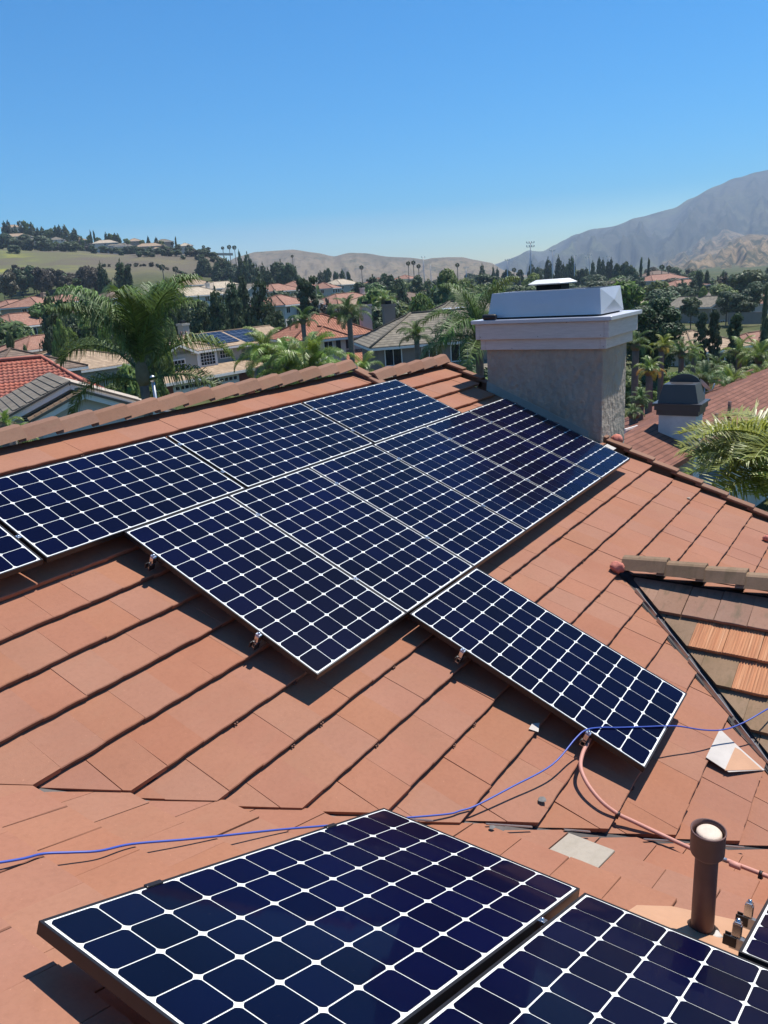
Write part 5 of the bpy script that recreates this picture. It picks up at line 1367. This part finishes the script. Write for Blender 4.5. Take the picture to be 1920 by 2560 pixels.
FH_(735, 703, 250, 10, 'second orange roofed house right of the low gabled one', 20, storeys=1)
FH_(697, 738, 150, 10, 'white two-storey house with orange roof and lower tiled awning', 25, roofm=RT_ORANGE, wall=W_WHITE, dep=8)
FH_(745, 737, 165, 9, 'pale green house behind the flat topped cedar', 30, roofm=RT_GREY, wall=W_WHITE, storeys=1)
FH_(752, 703, 290, 9, 'small orange roofed house left of the cedar top', 20, storeys=1)
FH_(808, 706, 260, 7, 'small white walled house with orange roof right of the cedar', 20, wall=W_WHITE, storeys=1)
FH_(850, 698, 290, 14, 'cream long house with pale roof and orange end in mid valley', 30, roofm=RT_CREAM, wall=W_CREAM)
FH_(862, 733, 170, 15, 'broad orange hip roofed house with a brick chimney in mid valley', 40, roofm=RT_ORANGE, wall=W_PINK, chimney=True)
FH_(905, 742, 160, 10, 'house with pinkish roof behind small palms', 55, roofm=RT_TAN, wall=W_PINK, storeys=1)
FH_(945, 694, 330, 9, 'small far orange roof between dark trees in mid valley', 30, storeys=1)
FH_(1012, 687, 380, 9, 'tiny far orange roof left of the tall fan palms', 30, storeys=1)
FH_(1022, 731, 190, 10, 'brown roofed house peeking between round trees', 55, roofm=RT_BROWN, wall=W_TAN, storeys=1)
FH_(1652, 686, 300, 20, 'long red roofed house on the rise beyond the dark pine', 60, roofm=RT_RED, wall=W_CREAM, storeys=1, wins=5)
FH_(1640, 677, 340, 14, 'house with brown roof just above the long red one', 60, roofm=RT_BROWN, wall=W_CREAM, storeys=1)
FH_(1706, 700, 260, 16, 'salmon roofed house among trees left of the conifer pair', 60, roofm=RT_RED, wall=W_PINK, storeys=1)
FH_(1755, 741, 170, 9, 'tan gabled house with a lean-to porch on the right hillside', 60, roofm=RT_GREY, wall=W_TAN, hip=(0,0), axis='y', dep=11)
FH_(1712, 745, 175, 9, 'grey roofed wing beside the tan gabled house', 60, roofm=RT_GREY, wall=W_TAN, storeys=1)
FH_(1790, 728, 230, 14, 'grey roofed house above the tan gabled one', 60, roofm=RT_GREY, wall=W_TAN, storeys=1)
FH_(1725, 828, 95, 10, 'house with light brown hip roof behind the thin pines', 60, roofm=RT_TAN, wall=W_CREAM, storeys=1)
FH_(1888, 830, 120, 14, 'pinkish red roofed house at the right edge', 55, roofm=RT_RED, wall=W_PINK, storeys=1)
FH_(1900, 735, 190, 9, 'white house at the right edge beyond a fence', 60, roofm=RT_RED, wall=W_WHITE, storeys=1)
FH_(1660, 735, 200, 10, 'cream gable peeking over the dark pine', 70, roofm=RT_CREAM, wall=W_CREAM, storeys=1)
# hilltop houses, left
hl = [(36, 584, 560, 22, RT_TAN, W_TAN, 'leftmost wide hilltop house with a grey brown roof'), (30, 562, 640, 16, RT_TAN, W_CREAM, 'highest hilltop house, beside a palm at far left'), (118, 588, 580, 20, RT_CREAM, W_CREAM, 'hilltop house with a pale grey roof above the dark round grove'),
      (140, 592, 570, 11, RT_GREY, W_WHITE, 'narrow white gabled hilltop house'), (190, 594, 580, 16, RT_TAN, W_TAN, 'tan hilltop house below the lone dark conifer'), (262, 600, 560, 18, RT_CREAM, W_WHITE, 'brightest white hilltop house just right of the thin cypresses'),
      (290, 606, 560, 12, RT_GREY, W_WHITE, 'middle white hilltop house of the bright group'), (308, 608, 560, 14, RT_GREY, W_WHITE, 'grey roofed white hilltop house, right of the bright group'), (372, 608, 560, 20, RT_TAN, W_TAN, 'large tan hilltop house with stepped roofs'),
      (398, 613, 560, 9, RT_TAN, W_PINK, 'small pink hilltop house beside the large tan one'), (408, 598, 600, 14, RT_GREY, W_TAN, 'hilltop house set back on the upper ridge'), (335, 596, 600, 12, RT_TAN, W_TAN, 'dim hilltop house behind trees on the ridge line'),
      (88, 587, 600, 10, RT_TAN, W_PINK, 'small pinkish hilltop house between two larger ones'), (462, 607, 560, 10, RT_CREAM, W_CREAM, 'tiny pale house near the rounded hilltop')]
for px, py, d, w, rm, wl, lab in hl: FH_(px, py, d, w, lab, 75, 'houses along the hilltop', roofm=rm, wall=wl, dep=11, wins=3)
def wall_strip(px0, py0, px1, py1, d, hgt, label, mat, name='retaining_wall'):
    A, B = at(px0, py0, d), at(px1, py1, d); dd = (B-A); e = empty(name, A, label, 'wall')
    m = MB(); m.box((B-A)/2-Z*hgt/2, (dd.length, .4, hgt), (dd.normalized(), Z.cross(dd).normalized(), dd.normalized().cross(Z.cross(dd).normalized())*1)); m.build('wall_face', mat, e, org=(0,0,0))
    m = MB(); m.box((B-A)/2+Z*.05, (dd.length, .5, .12), (dd.normalized(), Z.cross(dd).normalized(), Z)); m.build('coping', mat, e, org=(0,0,0))
wall_strip(421, 626, 453, 627, 470, 1.6, 'short white wall on the hill below the tan houses', W_WHITE)
wall_strip(482, 633, 582, 633, 480, 1.4, 'long pale wall along the hill crest under the palms', W_CREAM)
wall_strip(1822, 783, 1905, 781, 150, 2.2, 'dark block wall on the right hillside below the trees', W_TAUPE)

# ---------------------------------------------------------------- trees, hand placed
T = tree
GH = 'trees along the hilltop'
for px, py, w, k in ((8, 552, 14, 'conifer'), (18, 550, 16, 'conifer'), (36, 562, 12, 'conifer'), (50, 562, 20, 'conifer'), (62, 553, 22, 'round'), (77, 556, 20, 'conifer'), (92, 568, 14, 'conifer'), (103, 567, 18, 'conifer'), (122, 568, 24, 'round'),
                     (137, 564, 16, 'conifer'), (146, 562, 18, 'conifer'), (160, 562, 24, 'conifer'), (184, 571, 22, 'conifer'), (202, 590, 10, 'round'), (222, 588, 18, 'round'), (263, 580, 12, 'conifer'), (274, 582, 18, 'round'),
                     (286, 583, 16, 'conifer'), (293, 583, 14, 'conifer'), (315, 594, 18, 'round'), (354, 598, 16, 'round'), (369, 590, 10, 'conifer'), (389, 592, 12, 'conifer'), (402, 600, 16, 'round'), (438, 592, 6, 'round'), (243, 593, 16, 'round'), (240, 596, 12, 'round')):
    T(k, px, py, 575, w, f'{"dark conifer" if k == "conifer" else "rounded dark tree"} on the left hilltop skyline', GH, nq=900)
T('cypress', 225, 578, 560, 5, 'left of the two pencil thin cypresses on the hilltop', nq=900); T('cypress', 233, 578, 560, 5, 'right of the two pencil thin cypresses on the hilltop', nq=900)
for px, py, w in ((106, 600, 60), (62, 618, 60), (25, 622, 60), (180, 612, 44), (160, 610, 30), (226, 604, 32), (345, 612, 34), (375, 622, 30), (395, 627, 26), (300, 618, 20), (420, 632, 30), (448, 640, 34), (470, 640, 20), (10, 634, 40), (40, 642, 36), (458, 660, 18), (380, 656, 12), (374, 672, 24), (352, 677, 22), (388, 680, 16), (505, 648, 24), (520, 640, 20), (532, 652, 22), (495, 660, 18), (560, 655, 26)):
    T('round', px, py, 455 if py > 640 else 500, w, 'dark rounded bush grove on the hill slope around the meadow', 'bush groves on the left hill', mat=L_CON, trunk_frac=.0, nq=1500, name='bush', small=True, cat='bush')
rr = random.Random(3)
for i in range(26):
    px = lerp(6, 240, i/25)+rr.uniform(-6, 6); py = [688, 672, 664, 660, 668][i % 5]+rr.uniform(-6, 6)+(12 if px < 30 else 0)+(18 if 150 < px < 190 else 0)
    T('round' if i % 3 else 'pine', px, py, 290+rr.uniform(-25, 25), rr.uniform(30, 48), 'brownish tree of the belt below the mustard meadow', 'tree belt below the meadow', mat=L_BRN if i % 4 else L_CON, nq=1500)
T('conifer', 249, 651, 235, 26, 'dark pointed conifer before the meadow, left of the broader one', nq=2600)
T('conifer', 297, 645, 225, 42, 'broad tall dark conifer standing before the meadow', nq=3200, var=1)
T('airy', 318, 662, 225, 26, 'thin ragged tree leaning on the broad dark conifer', nq=1200)
T('conifer', 262, 676, 230, 26, 'small dark tree between the two meadow conifers')
T('conifer', 116, 722, 88, 62, 'very tall dark conifer left of the big palm', nq=4200, var=2)
for px, py, w, d, l in ((150, 745, 50, 140, 'dark bushy tree right behind the tall left conifer'), (205, 735, 46, 150, 'dark tree mass behind the left palm fronds'), (245, 740, 50, 150, 'dark tree behind the palm crown, left part'), (335, 752, 50, 150, 'dark tree behind the palm crown, centre'),
                        (430, 700, 62, 130, 'tall dense tree right of the palm crown'), (400, 735, 50, 125, 'dense green tree at the right rim of the palm crown')):
    T('round', px, py, d, w, l, mat=L_CON, nq=3000)
# row of tall pines behind the tan roofed house
for px, py, w, d, l in ((495, 735, 62, 115, 'leftmost bushy pine of the row behind the tan roofed house'), (535, 712, 54, 112, 'second tall pine of the row behind the tan roofed house'), (575, 690, 50, 118, 'third tall pine of the row, with a thin top'), (601, 672, 34, 135, 'slim pine rising behind the third one'),
                        (645, 685, 62, 108, 'tallest pine at the right end of the row, ragged crown'), (618, 760, 40, 120, 'lower pine filling the row beside the ragged one'), (470, 765, 50, 118, 'low dark pine at the left foot of the row')):
    T('conifer', px, py, d, w, l, nq=4200, mat=L_PINE if 'ragged' in l else L_CON)
for px, py, w, d in ((600, 640, 30, 330), (612, 645, 30, 320), (628, 650, 28, 310), (640, 660, 30, 300), (655, 655, 26, 310), (668, 668, 30, 300), (596, 622, 12, 420), (616, 628, 22, 420), (690, 655, 46, 330), (712, 655, 40, 320), (728, 660, 40, 330), (700, 648, 30, 340), (500, 642, 22, 400), (513, 642, 20, 400), (545, 640, 30, 400), (560, 640, 26, 400), (572, 650, 30, 380), (540, 655, 24, 380)):
    T('conifer' if w < 34 else 'round', px, py, d, w, 'dark tree on the shoulder where the left hill meets the valley', 'trees on the hill shoulder', mat=L_CON, nq=1600)
T('airy', 765, 690, 125, 84, 'layered open cedar with flat dark branches left of the palms', nq=3600, trunk_frac=.1)
for i, (px, py, w, d) in enumerate(((815, 668, 22, 420), (855, 672, 20, 400), (838, 676, 18, 400), (800, 676, 26, 380), (870, 680, 18, 380), (930, 685, 46, 250), (905, 700, 44, 240), (890, 705, 30, 240), (968, 680, 40, 260), (996, 690, 40, 260), (985, 700, 36, 200), (1003, 705, 40, 180), (1040, 690, 44, 230), (1070, 696, 40, 240), (950, 700, 40, 230))):
    T('conifer' if i % 2 else 'round', px, py, d, w, 'dark tree in the middle of the valley', 'dark trees of the middle valley', mat=L_CON, nq=1500)
T('round', 1118, 676, 120, 96, 'big airy grey green tree left of the chimney', nq=4200, trunk_frac=.1); T('round', 1062, 735, 92, 92, 'round leafy tree between the orange and grey roofs', nq=4200, trunk_frac=.08); T('round', 1160, 705, 110, 80, 'leafy tree touching the chimney hood on its left', nq=3600, trunk_frac=.08)
T('round', 985, 760, 95, 60, 'dark bush behind the pink chimney stack', mat=L_CON, nq=3000, trunk_frac=.02); T('round', 880, 775, 100, 60, 'dark undergrowth tree behind the orange roof', mat=L_CON, nq=3000, trunk_frac=.02)
for px, py, w, d, l in ((1205, 658, 16, 420, 'slim dark conifer in the mountain gap'), (1233, 664, 12, 420, 'small conifer right of the gap conifer'), (1243, 667, 12, 430, 'second small conifer right of the gap'), (1328, 652, 18, 400, 'conifer below the tallest floodlight mast'), (1370, 641, 22, 380, 'left pointed conifer above the chimney cap'), (1396, 637, 20, 380, 'tall pointed conifer right of the chimney cap'), (1428, 638, 24, 380, 'tallest conifer in the row above the chimney hood')):
    T('conifer', px, py, d, w, l, nq=1600)
for i, (px, py, w, d) in enumerate(((1265, 672, 26, 400), (1280, 680, 24, 380), (1300, 676, 26, 380), (1345, 668, 26, 370), (1408, 655, 18, 385), (1415, 662, 16, 370), (1450, 670, 26, 360), (1465, 668, 20, 370), (1482, 650, 14, 380), (1498, 641, 16, 380), (1508, 643, 12, 380), (1520, 648, 16, 390), (1528, 642, 14, 380), (1545, 660, 30, 330), (1562, 656, 34, 330), (1580, 660, 30, 320), (1470, 690, 30, 330), (1500, 695, 30, 320), (1535, 700, 34, 300), (1570, 690, 40, 280), (1600, 690, 30, 280), (1575, 705, 40, 250))):
    T('conifer' if w < 22 else 'round', px, py, d, w, 'dark tree on the rise behind the chimney hood', 'trees on the rise behind the chimney', mat=L_CON, nq=1500)
T('airy', 1603, 646, 330, 11, 'wispy bare topped tree, left of the pair above the red roofs', nq=300); T('airy', 1622, 648, 330, 10, 'wispy bare topped tree, right of the pair above the red roofs', nq=300)
for i, (px, py, w, d) in enumerate(((1745, 672, 20, 260), (1752, 672, 20, 255), (1768, 672, 16, 260), (1810, 674, 24, 250), (1735, 690, 24, 250), (1838, 700, 30, 240), (1690, 712, 60, 210), (1650, 705, 40, 240), (1720, 718, 40, 200), (1780, 715, 44, 240))):
    T('conifer' if w < 25 else 'round', px, py, d, w, 'dark green tree among the right hillside houses', 'trees among the right hillside houses', mat=L_CON, nq=1800)
T('round', 1885, 672, 200, 52, 'large domed dark tree near the right edge', mat=L_CON, nq=4200); T('round', 1880, 705, 160, 66, 'dense dark tree in front of the domed one', mat=L_CON, nq=4200); T('round', 1820, 722, 155, 56, 'dark round tree left of the dense pair', mat=L_CON, nq=3600); T('round', 1850, 735, 150, 70, 'broad dark tree above the block wall', mat=L_CON, nq=3600)
T('round', 1730, 738, 150, 50, 'flat domed garden tree before the tan gabled house', mat=L_CON, nq=3000, trunk_frac=.3); T('round', 1756, 716, 170, 26, 'bright yellow green tree above the tan gabled house', mat=L_BRI, nq=1500)
T('pine', 1640, 735, 62, 165, 'huge dark pine right behind the chimney', nq=9000, trunk_frac=.22, var=1, mat=L_PINE)
T('airy', 1757, 778, 75, 46, 'left one of three slender dark pines on the right', nq=4600, mat=L_CON, trunk_frac=.14); T('airy', 1788, 772, 75, 46, 'middle one of three slender dark pines on the right', nq=4600, mat=L_CON, trunk_frac=.14); T('airy', 1840, 780, 72, 54, 'right one of three slender dark pines, its bare trunk showing', nq=4600, mat=L_CON, trunk_frac=.22)
T('cypress', 1917, 720, 110, 12, 'dark narrow cypress cut by the right edge'); T('cypress', 1915, 800, 80, 24, 'dark shrub column at the right edge', nq=1500)
# fan palms
fanpalm(404, 659, 330, 17, 'left of two short fan palms on the meadow hill'); fanpalm(437, 664, 320, 16, 'right of two short fan palms on the meadow hill')
fanpalm(1020, 652, 330, 12, 'leftmost of the tall thin fan palms in mid valley'); fanpalm(1033, 650, 320, 12, 'tallest thin fan palm in mid valley'); fanpalm(1046, 659, 320, 12, 'third tall fan palm, leaning close to the others'); fanpalm(1143, 656, 330, 12, 'lone fan palm left of the gap conifer')
fanpalm(572, 611, 480, 12, 'left of two palms standing alone on the hill crest'); fanpalm(585, 612, 480, 12, 'right of two palms standing alone on the hill crest'); fanpalm(48, 550, 600, 16, 'palm on the highest hilltop at left')
for i, (px, py, d, s) in enumerate(((430, 604, 540, 10), (470, 610, 520, 9), (508, 612, 520, 9), (556, 615, 490, 9), (318, 602, 540, 9), (170, 592, 550, 14), (1285, 668, 360, 12), (1655, 660, 320, 14), (1672, 662, 320, 14), (1300, 672, 350, 12), (903, 662, 400, 12), (730, 636, 500, 8))):
    fanpalm(px, py, d, s, 'far fan palm among the houses on the skyline', 'far skyline palms')
# scattered valley fill
r4 = random.Random(12); cnt = 0
def horizon(x): return 707.6-.0688*(x-960)
for i in range(330):
    px = r4.uniform(-30, 1950); d = math.exp(r4.uniform(math.log(105), math.log(560)))
    P = at(px, 700, d)
    if px < 760 and d > 280: continue
    if px < 260 and d < 170 and r4.random() < .5: continue
    hgt = r4.uniform(5.5, 11); g = gz(P.x, P.y)
    py = horizon(px)+(C.z-(g+hgt))/d*FPX
    if py < horizon(px)-18: continue
    if px > 1560 and (d < 190 or r4.random() < .4): continue
    if 430 < px < 700 and d < 170: continue
    k = r4.choice(['round', 'round', 'round', 'conifer', 'pine']); mt = r4.choice([L_CON, L_CON, L_BRO, L_BRO, L_BRO, L_BRN, L_PALM])
    T(k, px, py, d, r4.uniform(9, 17)*FPX/d, 'ordinary green tree somewhere between the valley houses', 'scattered valley trees', mat=mt, nq=3000, trunk_frac=.08, small=True, name='valley_tree')
# ---------------------------------------------------------------- palms
QP = palm
QP(338, 822, 26.5, 440, 'big queen palm at left with drooping fronds over the gabled house', seed=5, up_scale=1.22, trunk_r=.16, nf=20, frondlist=[
(122, .93), (306, .93), (118, .42), (128, .2), (142, .22), (312, .22), (298, .2), (320, .4), (124, .12), (304, .12), (215, .24), (35, .2), (170, .22), (258, .24), (200, .1), (20, .1)])
QP(870, 755, 66, 120, 'queen palm in front of the orange roofed house', seed=8, nf=15, trunk_r=.24)
QP(1040, 815, 50, 105, 'small queen palm before the taupe house', seed=9, nf=15, trunk_r=.17)
QP(1195, 760, 34, 330, 'queen palm left of the chimney with silvery drooping fronds', seed=12, nf=16, trunk_r=.18)
QP(665, 848, 27, 190, 'bright young palm clump behind the ridge tiles, left part', mat=L_PALB, seed=14, nf=20, name='young_palm')
QP(770, 862, 24, 220, 'bright young palm clump behind the ridge tiles, right part', mat=L_PALB, seed=15, nf=22, name='young_palm'); QP(715, 880, 25, 190, 'low bright palm between the two young palm clumps', mat=L_PALB, seed=16, nf=18, name='young_palm')
QP(905, 900, 24, 120, 'green palm tuft behind the step in the ridge', mat=L_PALB, seed=17, nf=12, name='young_palm')
QP(755, 780, 60, 90, 'slim palm behind the bright palm clump', seed=18, nf=12, trunk_r=.18)
QP(958, 735, 80, 70, 'yellow green palm beside the pink chimney stack', mat=L_PALB, seed=19, nf=12, trunk_r=.2)
for i, (px, py, d, s, l) in enumerate(((10, 1040, 17, 90, 'yellowish palm tips at the left edge below the dark tiles'), (35, 1080, 20, 120, 'small palm under the gabled wall at left'))):
    QP(px, py, d, s, l, seed=30+i, nf=12, trunk_r=.16, mat=L_PALB if py > 1000 else L_PALM)
# right garden palms
for i, (px, py, d, s, l, mt, dr) in enumerate(((1590, 840, 33, 100, 'palm with hanging green fronds beside the chimney wall', L_PALM, 0), (1655, 850, 40, 75, 'yellow tinged palm before the big pine, left of centre', L_PALY, 2), (1625, 905, 31, 90, 'short palm with a skirt of dead orange fronds', L_PALB, 5),
        (1705, 862, 42, 95, 'leaning green palm in the middle of the right garden', L_PALM, 0), (1760, 925, 31, 140, 'dark glossy palm above the satellite dish', L_PALM, 0), (1735, 868, 46, 70, 'bright palm right of the leaning one', L_PALB, 0), (1850, 860, 40, 110, 'bright spreading palm in the right garden', L_PALB, 0), (1900, 870, 38, 110, 'bright palm near the right edge below the pink roof', L_PALB, 0),
        (1830, 930, 33, 120, 'low bright palm above the shingle roof', L_PALB, 0), (1895, 925, 35, 120, 'low bright palm at the right edge above the shingle roof', L_PALB, 0), (1790, 900, 42, 80, 'dark palm under the slender pines', L_PALM, 0), (1600, 985, 27, 80, 'small palm low beside the chimney corner', L_PALM, 0), (1585, 1020, 26, 60, 'little palm above the white railing', L_PALM, 0))):
    QP(px, py, d, s, l, seed=50+i, nf=14, trunk_r=.15, mat=mt, dry=dr, name='garden_palm')
g5 = random.Random(8)
for i in range(70):
    px = g5.uniform(1560, 1940); d = g5.uniform(27, 75); P = at(px, 900, d); g = gz(P.x, P.y); hgt = g5.uniform(.6, 2.2); py = horizon(px)+(C.z-(g+hgt))/d*FPX
    T('round', px, py, d, g5.uniform(1.5, 3.6)*FPX/d, 'low green shrub in the right hillside garden', 'shrubs of the right garden', mat=g5.choice([L_BRI, L_PALB, L_BRO, L_BRO, L_CON]), nq=2600, trunk_frac=0, small=True, name='shrub', cat='shrub')
for i in range(46):
    px = g5.uniform(40, 1200); d = g5.uniform(38, 100)
    P = at(px, 900, d); g = gz(P.x, P.y); hgt = g5.uniform(1.5, 4.5); py = horizon(px)+(C.z-(g+hgt))/d*FPX
    if 400 < px < 680 and 66 < d: continue
    if 780 < px < 1200 and 62 < d: continue
    if px < 420 and d < 62: continue
    T('round', px, py, d, g5.uniform(2.5, 5.5)*FPX/d, 'leafy street shrub between the nearer houses', 'shrubs between the nearer houses', mat=g5.choice([L_BRI, L_BRO, L_BRO, L_CON]), nq=1500, trunk_frac=0, small=True, name='shrub', cat='shrub')
T('round', 375, 930, 42, 80, 'yellow green leafy shrub beside the lamp post', mat=L_BRI, nq=2600, trunk_frac=.05)
T('round', 300, 915, 46, 110, 'leafy green tree behind the big palm trunk', mat=L_BRO, nq=2600, trunk_frac=.05)
# big pygmy-style palm at right
e5 = palm(2095, 1045, 12.5, 740, 'yellow green palm reaching in from the right edge over the rake', seed=3, style='stiff', mat=L_PALY, trunk_r=.16, crown_shaft=False, name='date_palm', frondlist=[
    (124, .55), (108, .35), (140, .8), (158, .6), (92, .6), (128, .98), (172, .75), (188, .5), (205, .85), (148, .35), (80, .4), (215, .6), (150, .97), (112, .9), (60, .5), (20, .5), (340, .5), (300, .5), (260, .5), (178, .97), (134, .3), (118, .97), (140, .99), (160, .9), (100, .8), (134, .15), (165, .3)])
r8 = random.Random(21)
for i in range(64):
    if i < 24: px, d, py, w = r8.uniform(120, 450), r8.uniform(72, 112), r8.uniform(765, 850), r8.uniform(38, 66)
    elif i < 34: px, d, py, w = r8.uniform(0, 130), r8.uniform(80, 130), r8.uniform(805, 880), r8.uniform(22, 40)
    else: px, d, py, w = r8.uniform(640, 1230), r8.uniform(108, 175), r8.uniform(738, 790), r8.uniform(36, 62)
    if 425 < px < 680: continue
    T(r8.choice(['round', 'round', 'pine', 'conifer']), px, py, d, w, 'tree', 'scattered valley trees', mat=r8.choice([L_BRO, L_CON, L_BRO, L_BRI, L_CON]), nq=3000, trunk_frac=.06, small=True, name='valley_tree')
r6 = random.Random(77)
for i in range(58):
    px = r6.uniform(0, 640); py = lerp(598, 622, px/640)+r6.uniform(0, 16)+(r6.uniform(0, 40) if px > 420 else 0)
    if 60 < px < 420 and py > 632: continue
    T('round', px, py, 470 if py > 625 else 540, r6.uniform(14, 34), 'bush', 'bush groves on the left hill', mat=r6.choice([L_CON, L_CON, L_BRO, L_BRN]), trunk_frac=.0, nq=1500, name='bush', small=True, cat='bush')
for i in range(44):
    px = r6.uniform(250, 650); py = lerp(645, 690, r6.random())
    T('round', px, py, 400, r6.uniform(8, 18), 'bush', 'bush groves on the left hill', mat=r6.choice([L_CON, L_BRN]), trunk_frac=.0, nq=900, name='bush', small=True, cat='bush')
# ---------------------------------------------------------------- masts, lamp post, fence, van
def mast(px, top, d, label, lamps=4, tiers=1, name='floodlight_mast', hw=8):
    P = at(px, top, d); g = gz(P.x, P.y); e = empty(name, (P.x, P.y, g), label, 'light mast'); hh = P.z-g; w = hw/FPX*d
    m = MB(); m.tube([(0,0,0), (0,0,hh)], [.28, .16], 6); m.build('pole', STEEL, e, org=(0,0,0))
    for t in range(tiers):
        z = hh-t*1.6-.3; m = MB(); m.box((0,0,z), (w*2, .15, .15), (RH, FH, Z)); m.build('crossbar', STEEL, e, org=(0,0,0))
        for k in range(lamps):
            m = MB(); m.box(RH*lerp(-w, w, k/(lamps-1))+Vector((0,0,z+.45)), (w*.3, .5, .7), (RH, FH, Z), .05); m.build('lamp_head', BRIGHTAL, e, org=(0,0,0))
mast(1326, 606, 330, 'tallest floodlight mast above the chimney cap', 4, 2, hw=9); mast(1381, 626, 350, 'second floodlight mast right of the tallest', 4, 1, hw=6); mast(1268, 650, 360, 'floodlight mast left of the tallest, plain top', 3, 1, hw=5)
mast(1474, 638, 400, 'small distant mast left of the thin pair', 3, 1, hw=4); mast(1468, 644, 420, 'faint distant mast behind the small one', 2, 1, hw=4); mast(1520, 642, 420, 'faint mast amid the right conifer row', 2, 1, hw=3); mast(1436, 640, 370, 'short mast next to the tallest conifer', 2, 1, hw=4)
mast(1058, 643, 380, 'utility pole between the thin fan palms', 2, 1, 'utility_pole', 4); mast(1165, 669, 420, 'low distant floodlight mast before the tan hills', 3, 1, hw=5); mast(1076, 663, 430, 'thin distant pole before the tan hills', 2, 1, hw=2)
LP = at(381, 945, 40); lg = gz(LP.x, LP.y); le = empty('lamp_post', (LP.x, LP.y, lg), 'grey street lamp post with a small hood beside the palm trunk', 'lamp post')
hh = LP.z-lg; m = MB(); m.tube([(0,0,0), (0,0,hh-.2)], [.13, .09], 10); m.build('post', STEEL, le, org=(0,0,0))
m = MB(); m.lathe((0,0,hh-.2), [(.09, 0), (.12, .02), (.13, .16), (.24, .18), (.08, .32), (0, .36)], 12); m.build('lamp_hood', STEEL, le, org=(0,0,0))
fa0, fa1 = at(1562, 1075, 22), at(1602, 1063, 25); fe = empty('white_railing', fa0-Z*1.2, 'short white metal railing between the chimney foot and the shingle roof', 'railing')
dd = fa1-fa0
m = MB(); m.box(dd/2+Z*1.2, (dd.length, .05, .06), (dd.normalized(), Z.cross(dd).normalized(), Z)); m.build('top_rail', TRIM, fe, org=(0,0,0))
for k in range(22):
    m = MB(); m.box(dd*(k/21)+Z*.7, (.03, .03, 1.0), (dd.normalized(), Z.cross(dd).normalized(), Z)); m.build('baluster', TRIM, fe, org=(0,0,0))
VP_ = at(283, 972, 60); vg = gz(VP_.x, VP_.y); ve = empty('white_van', (VP_.x, VP_.y, vg), 'white van parked beyond the gabled house behind the palm', 'van', rz=math.atan2(az(70).y, az(70).x))
vz = VP_.z-vg
m = MB(); m.box((0,0,vz-.95), (5.2, 1.9, 1.5), b=.18); m.build('van_body', TRIM, ve, org=(0,0,0)); m = MB(); m.box((2.2,0,vz-.75), (.9, 1.94, .55), b=.05); m.build('van_window', GLASSM, ve, org=(0,0,0))
for x in (-1.6, 1.6):
    for y in (-.85, .85):
        m = MB(); m.tube([(x, y-.1, vz-1.75), (x, y+.1, vz-1.75)], .34, 14); m.build('wheel', BLACKP, ve, org=(0,0,0))
# ---------------------------------------------------------------- haze
hz = MB(); hz.box((C.x+FH.x*2300, C.y+FH.y*2300, 288), (9400, 9400, 624)); HZ = bpy.data.materials.new('haze_air'); HZ.use_nodes = True; t = HZ.node_tree; t.nodes.clear()
pv = t.nodes.new('ShaderNodeVolumePrincipled'); pv.inputs['Density'].default_value = 1.7e-4; pv.inputs['Color'].default_value = (.62,.78,1,1); pv.inputs['Anisotropy'].default_value = .1
oo = t.nodes.new('ShaderNodeOutputMaterial'); t.links.new(pv.outputs[0], oo.inputs['Volume'])
HAZE = hz.build('haze', HZ, kind='stuff')

# ---------------------------------------------------------------- labels of the many alike plants: by look, size and the nearest house
hs_ = []
for o in S.objects:
    if o.parent is None and o.get('category') == 'house':
        q = topx(o.location+Z*4)
        if q: hs_.append((q, o['label']))
def short(l):
    for cut in (' with ', ', ', ' behind ', ' half ', ' partly '):
        k = l.find(cut)
        if k > 12: l = l[:k]
    return ' '.join(l.split()[:8])
TONE = {'conifer_needles': 'dark', 'pine_needles': 'deep green', 'broadleaf_foliage': 'mid green', 'brown_green_foliage': 'brownish', 'bright_leaves': 'bright', 'bright_palm_leaves': 'yellow green', 'queen_palm_leaves': 'glossy green'}
for o in list(S.objects):
    if o.parent is None and o.get('group') in ('scattered valley trees', 'tree belt below the meadow', 'trees on the rise behind the chimney', 'trees on the hill shoulder', 'dark trees of the middle valley', 'trees along the hilltop', 'trees among the right hillside houses', 'shrubs of the right garden', 'shrubs between the nearer houses', 'bush groves on the left hill'):
        c = o if o.type == 'MESH' else next(k for k in o.children if k.name.startswith('crown'))
        q = topx(o.location+Z*3); sc_ = c.matrix_basis.to_scale(); wpx = sc_.x/q[2]*FPX
        (hx_, hy_, _), lab = min(hs_, key=lambda t: abs(t[0][0]-q[0])+abs(t[0][1]-q[1])*1.5+abs(t[0][2]-q[2])*.3)
        dx, dy, dz_ = q[0]-hx_, q[1]-hy_, q[2]-_
        rel = ('right of' if dx > 0 else 'left of') if abs(dx) > 22 else ('behind' if dz_ > 6 else 'in front of' if dz_ < -6 else 'beside')
        size = 'small' if wpx < 26 else 'broad' if wpx > 60 else 'tall' if sc_.z > sc_.x*1.3 else 'rounded'
        kind = {'shrub': 'shrub', 'bush': 'bush'}.get(o['category'], 'tree')
        tone = TONE.get(c.data.materials[0].name, 'green')
        o['label'] = ' '.join(f"{size} {tone} {kind} {rel} the {short(lab)}".replace('the the', 'the').split()[:16])
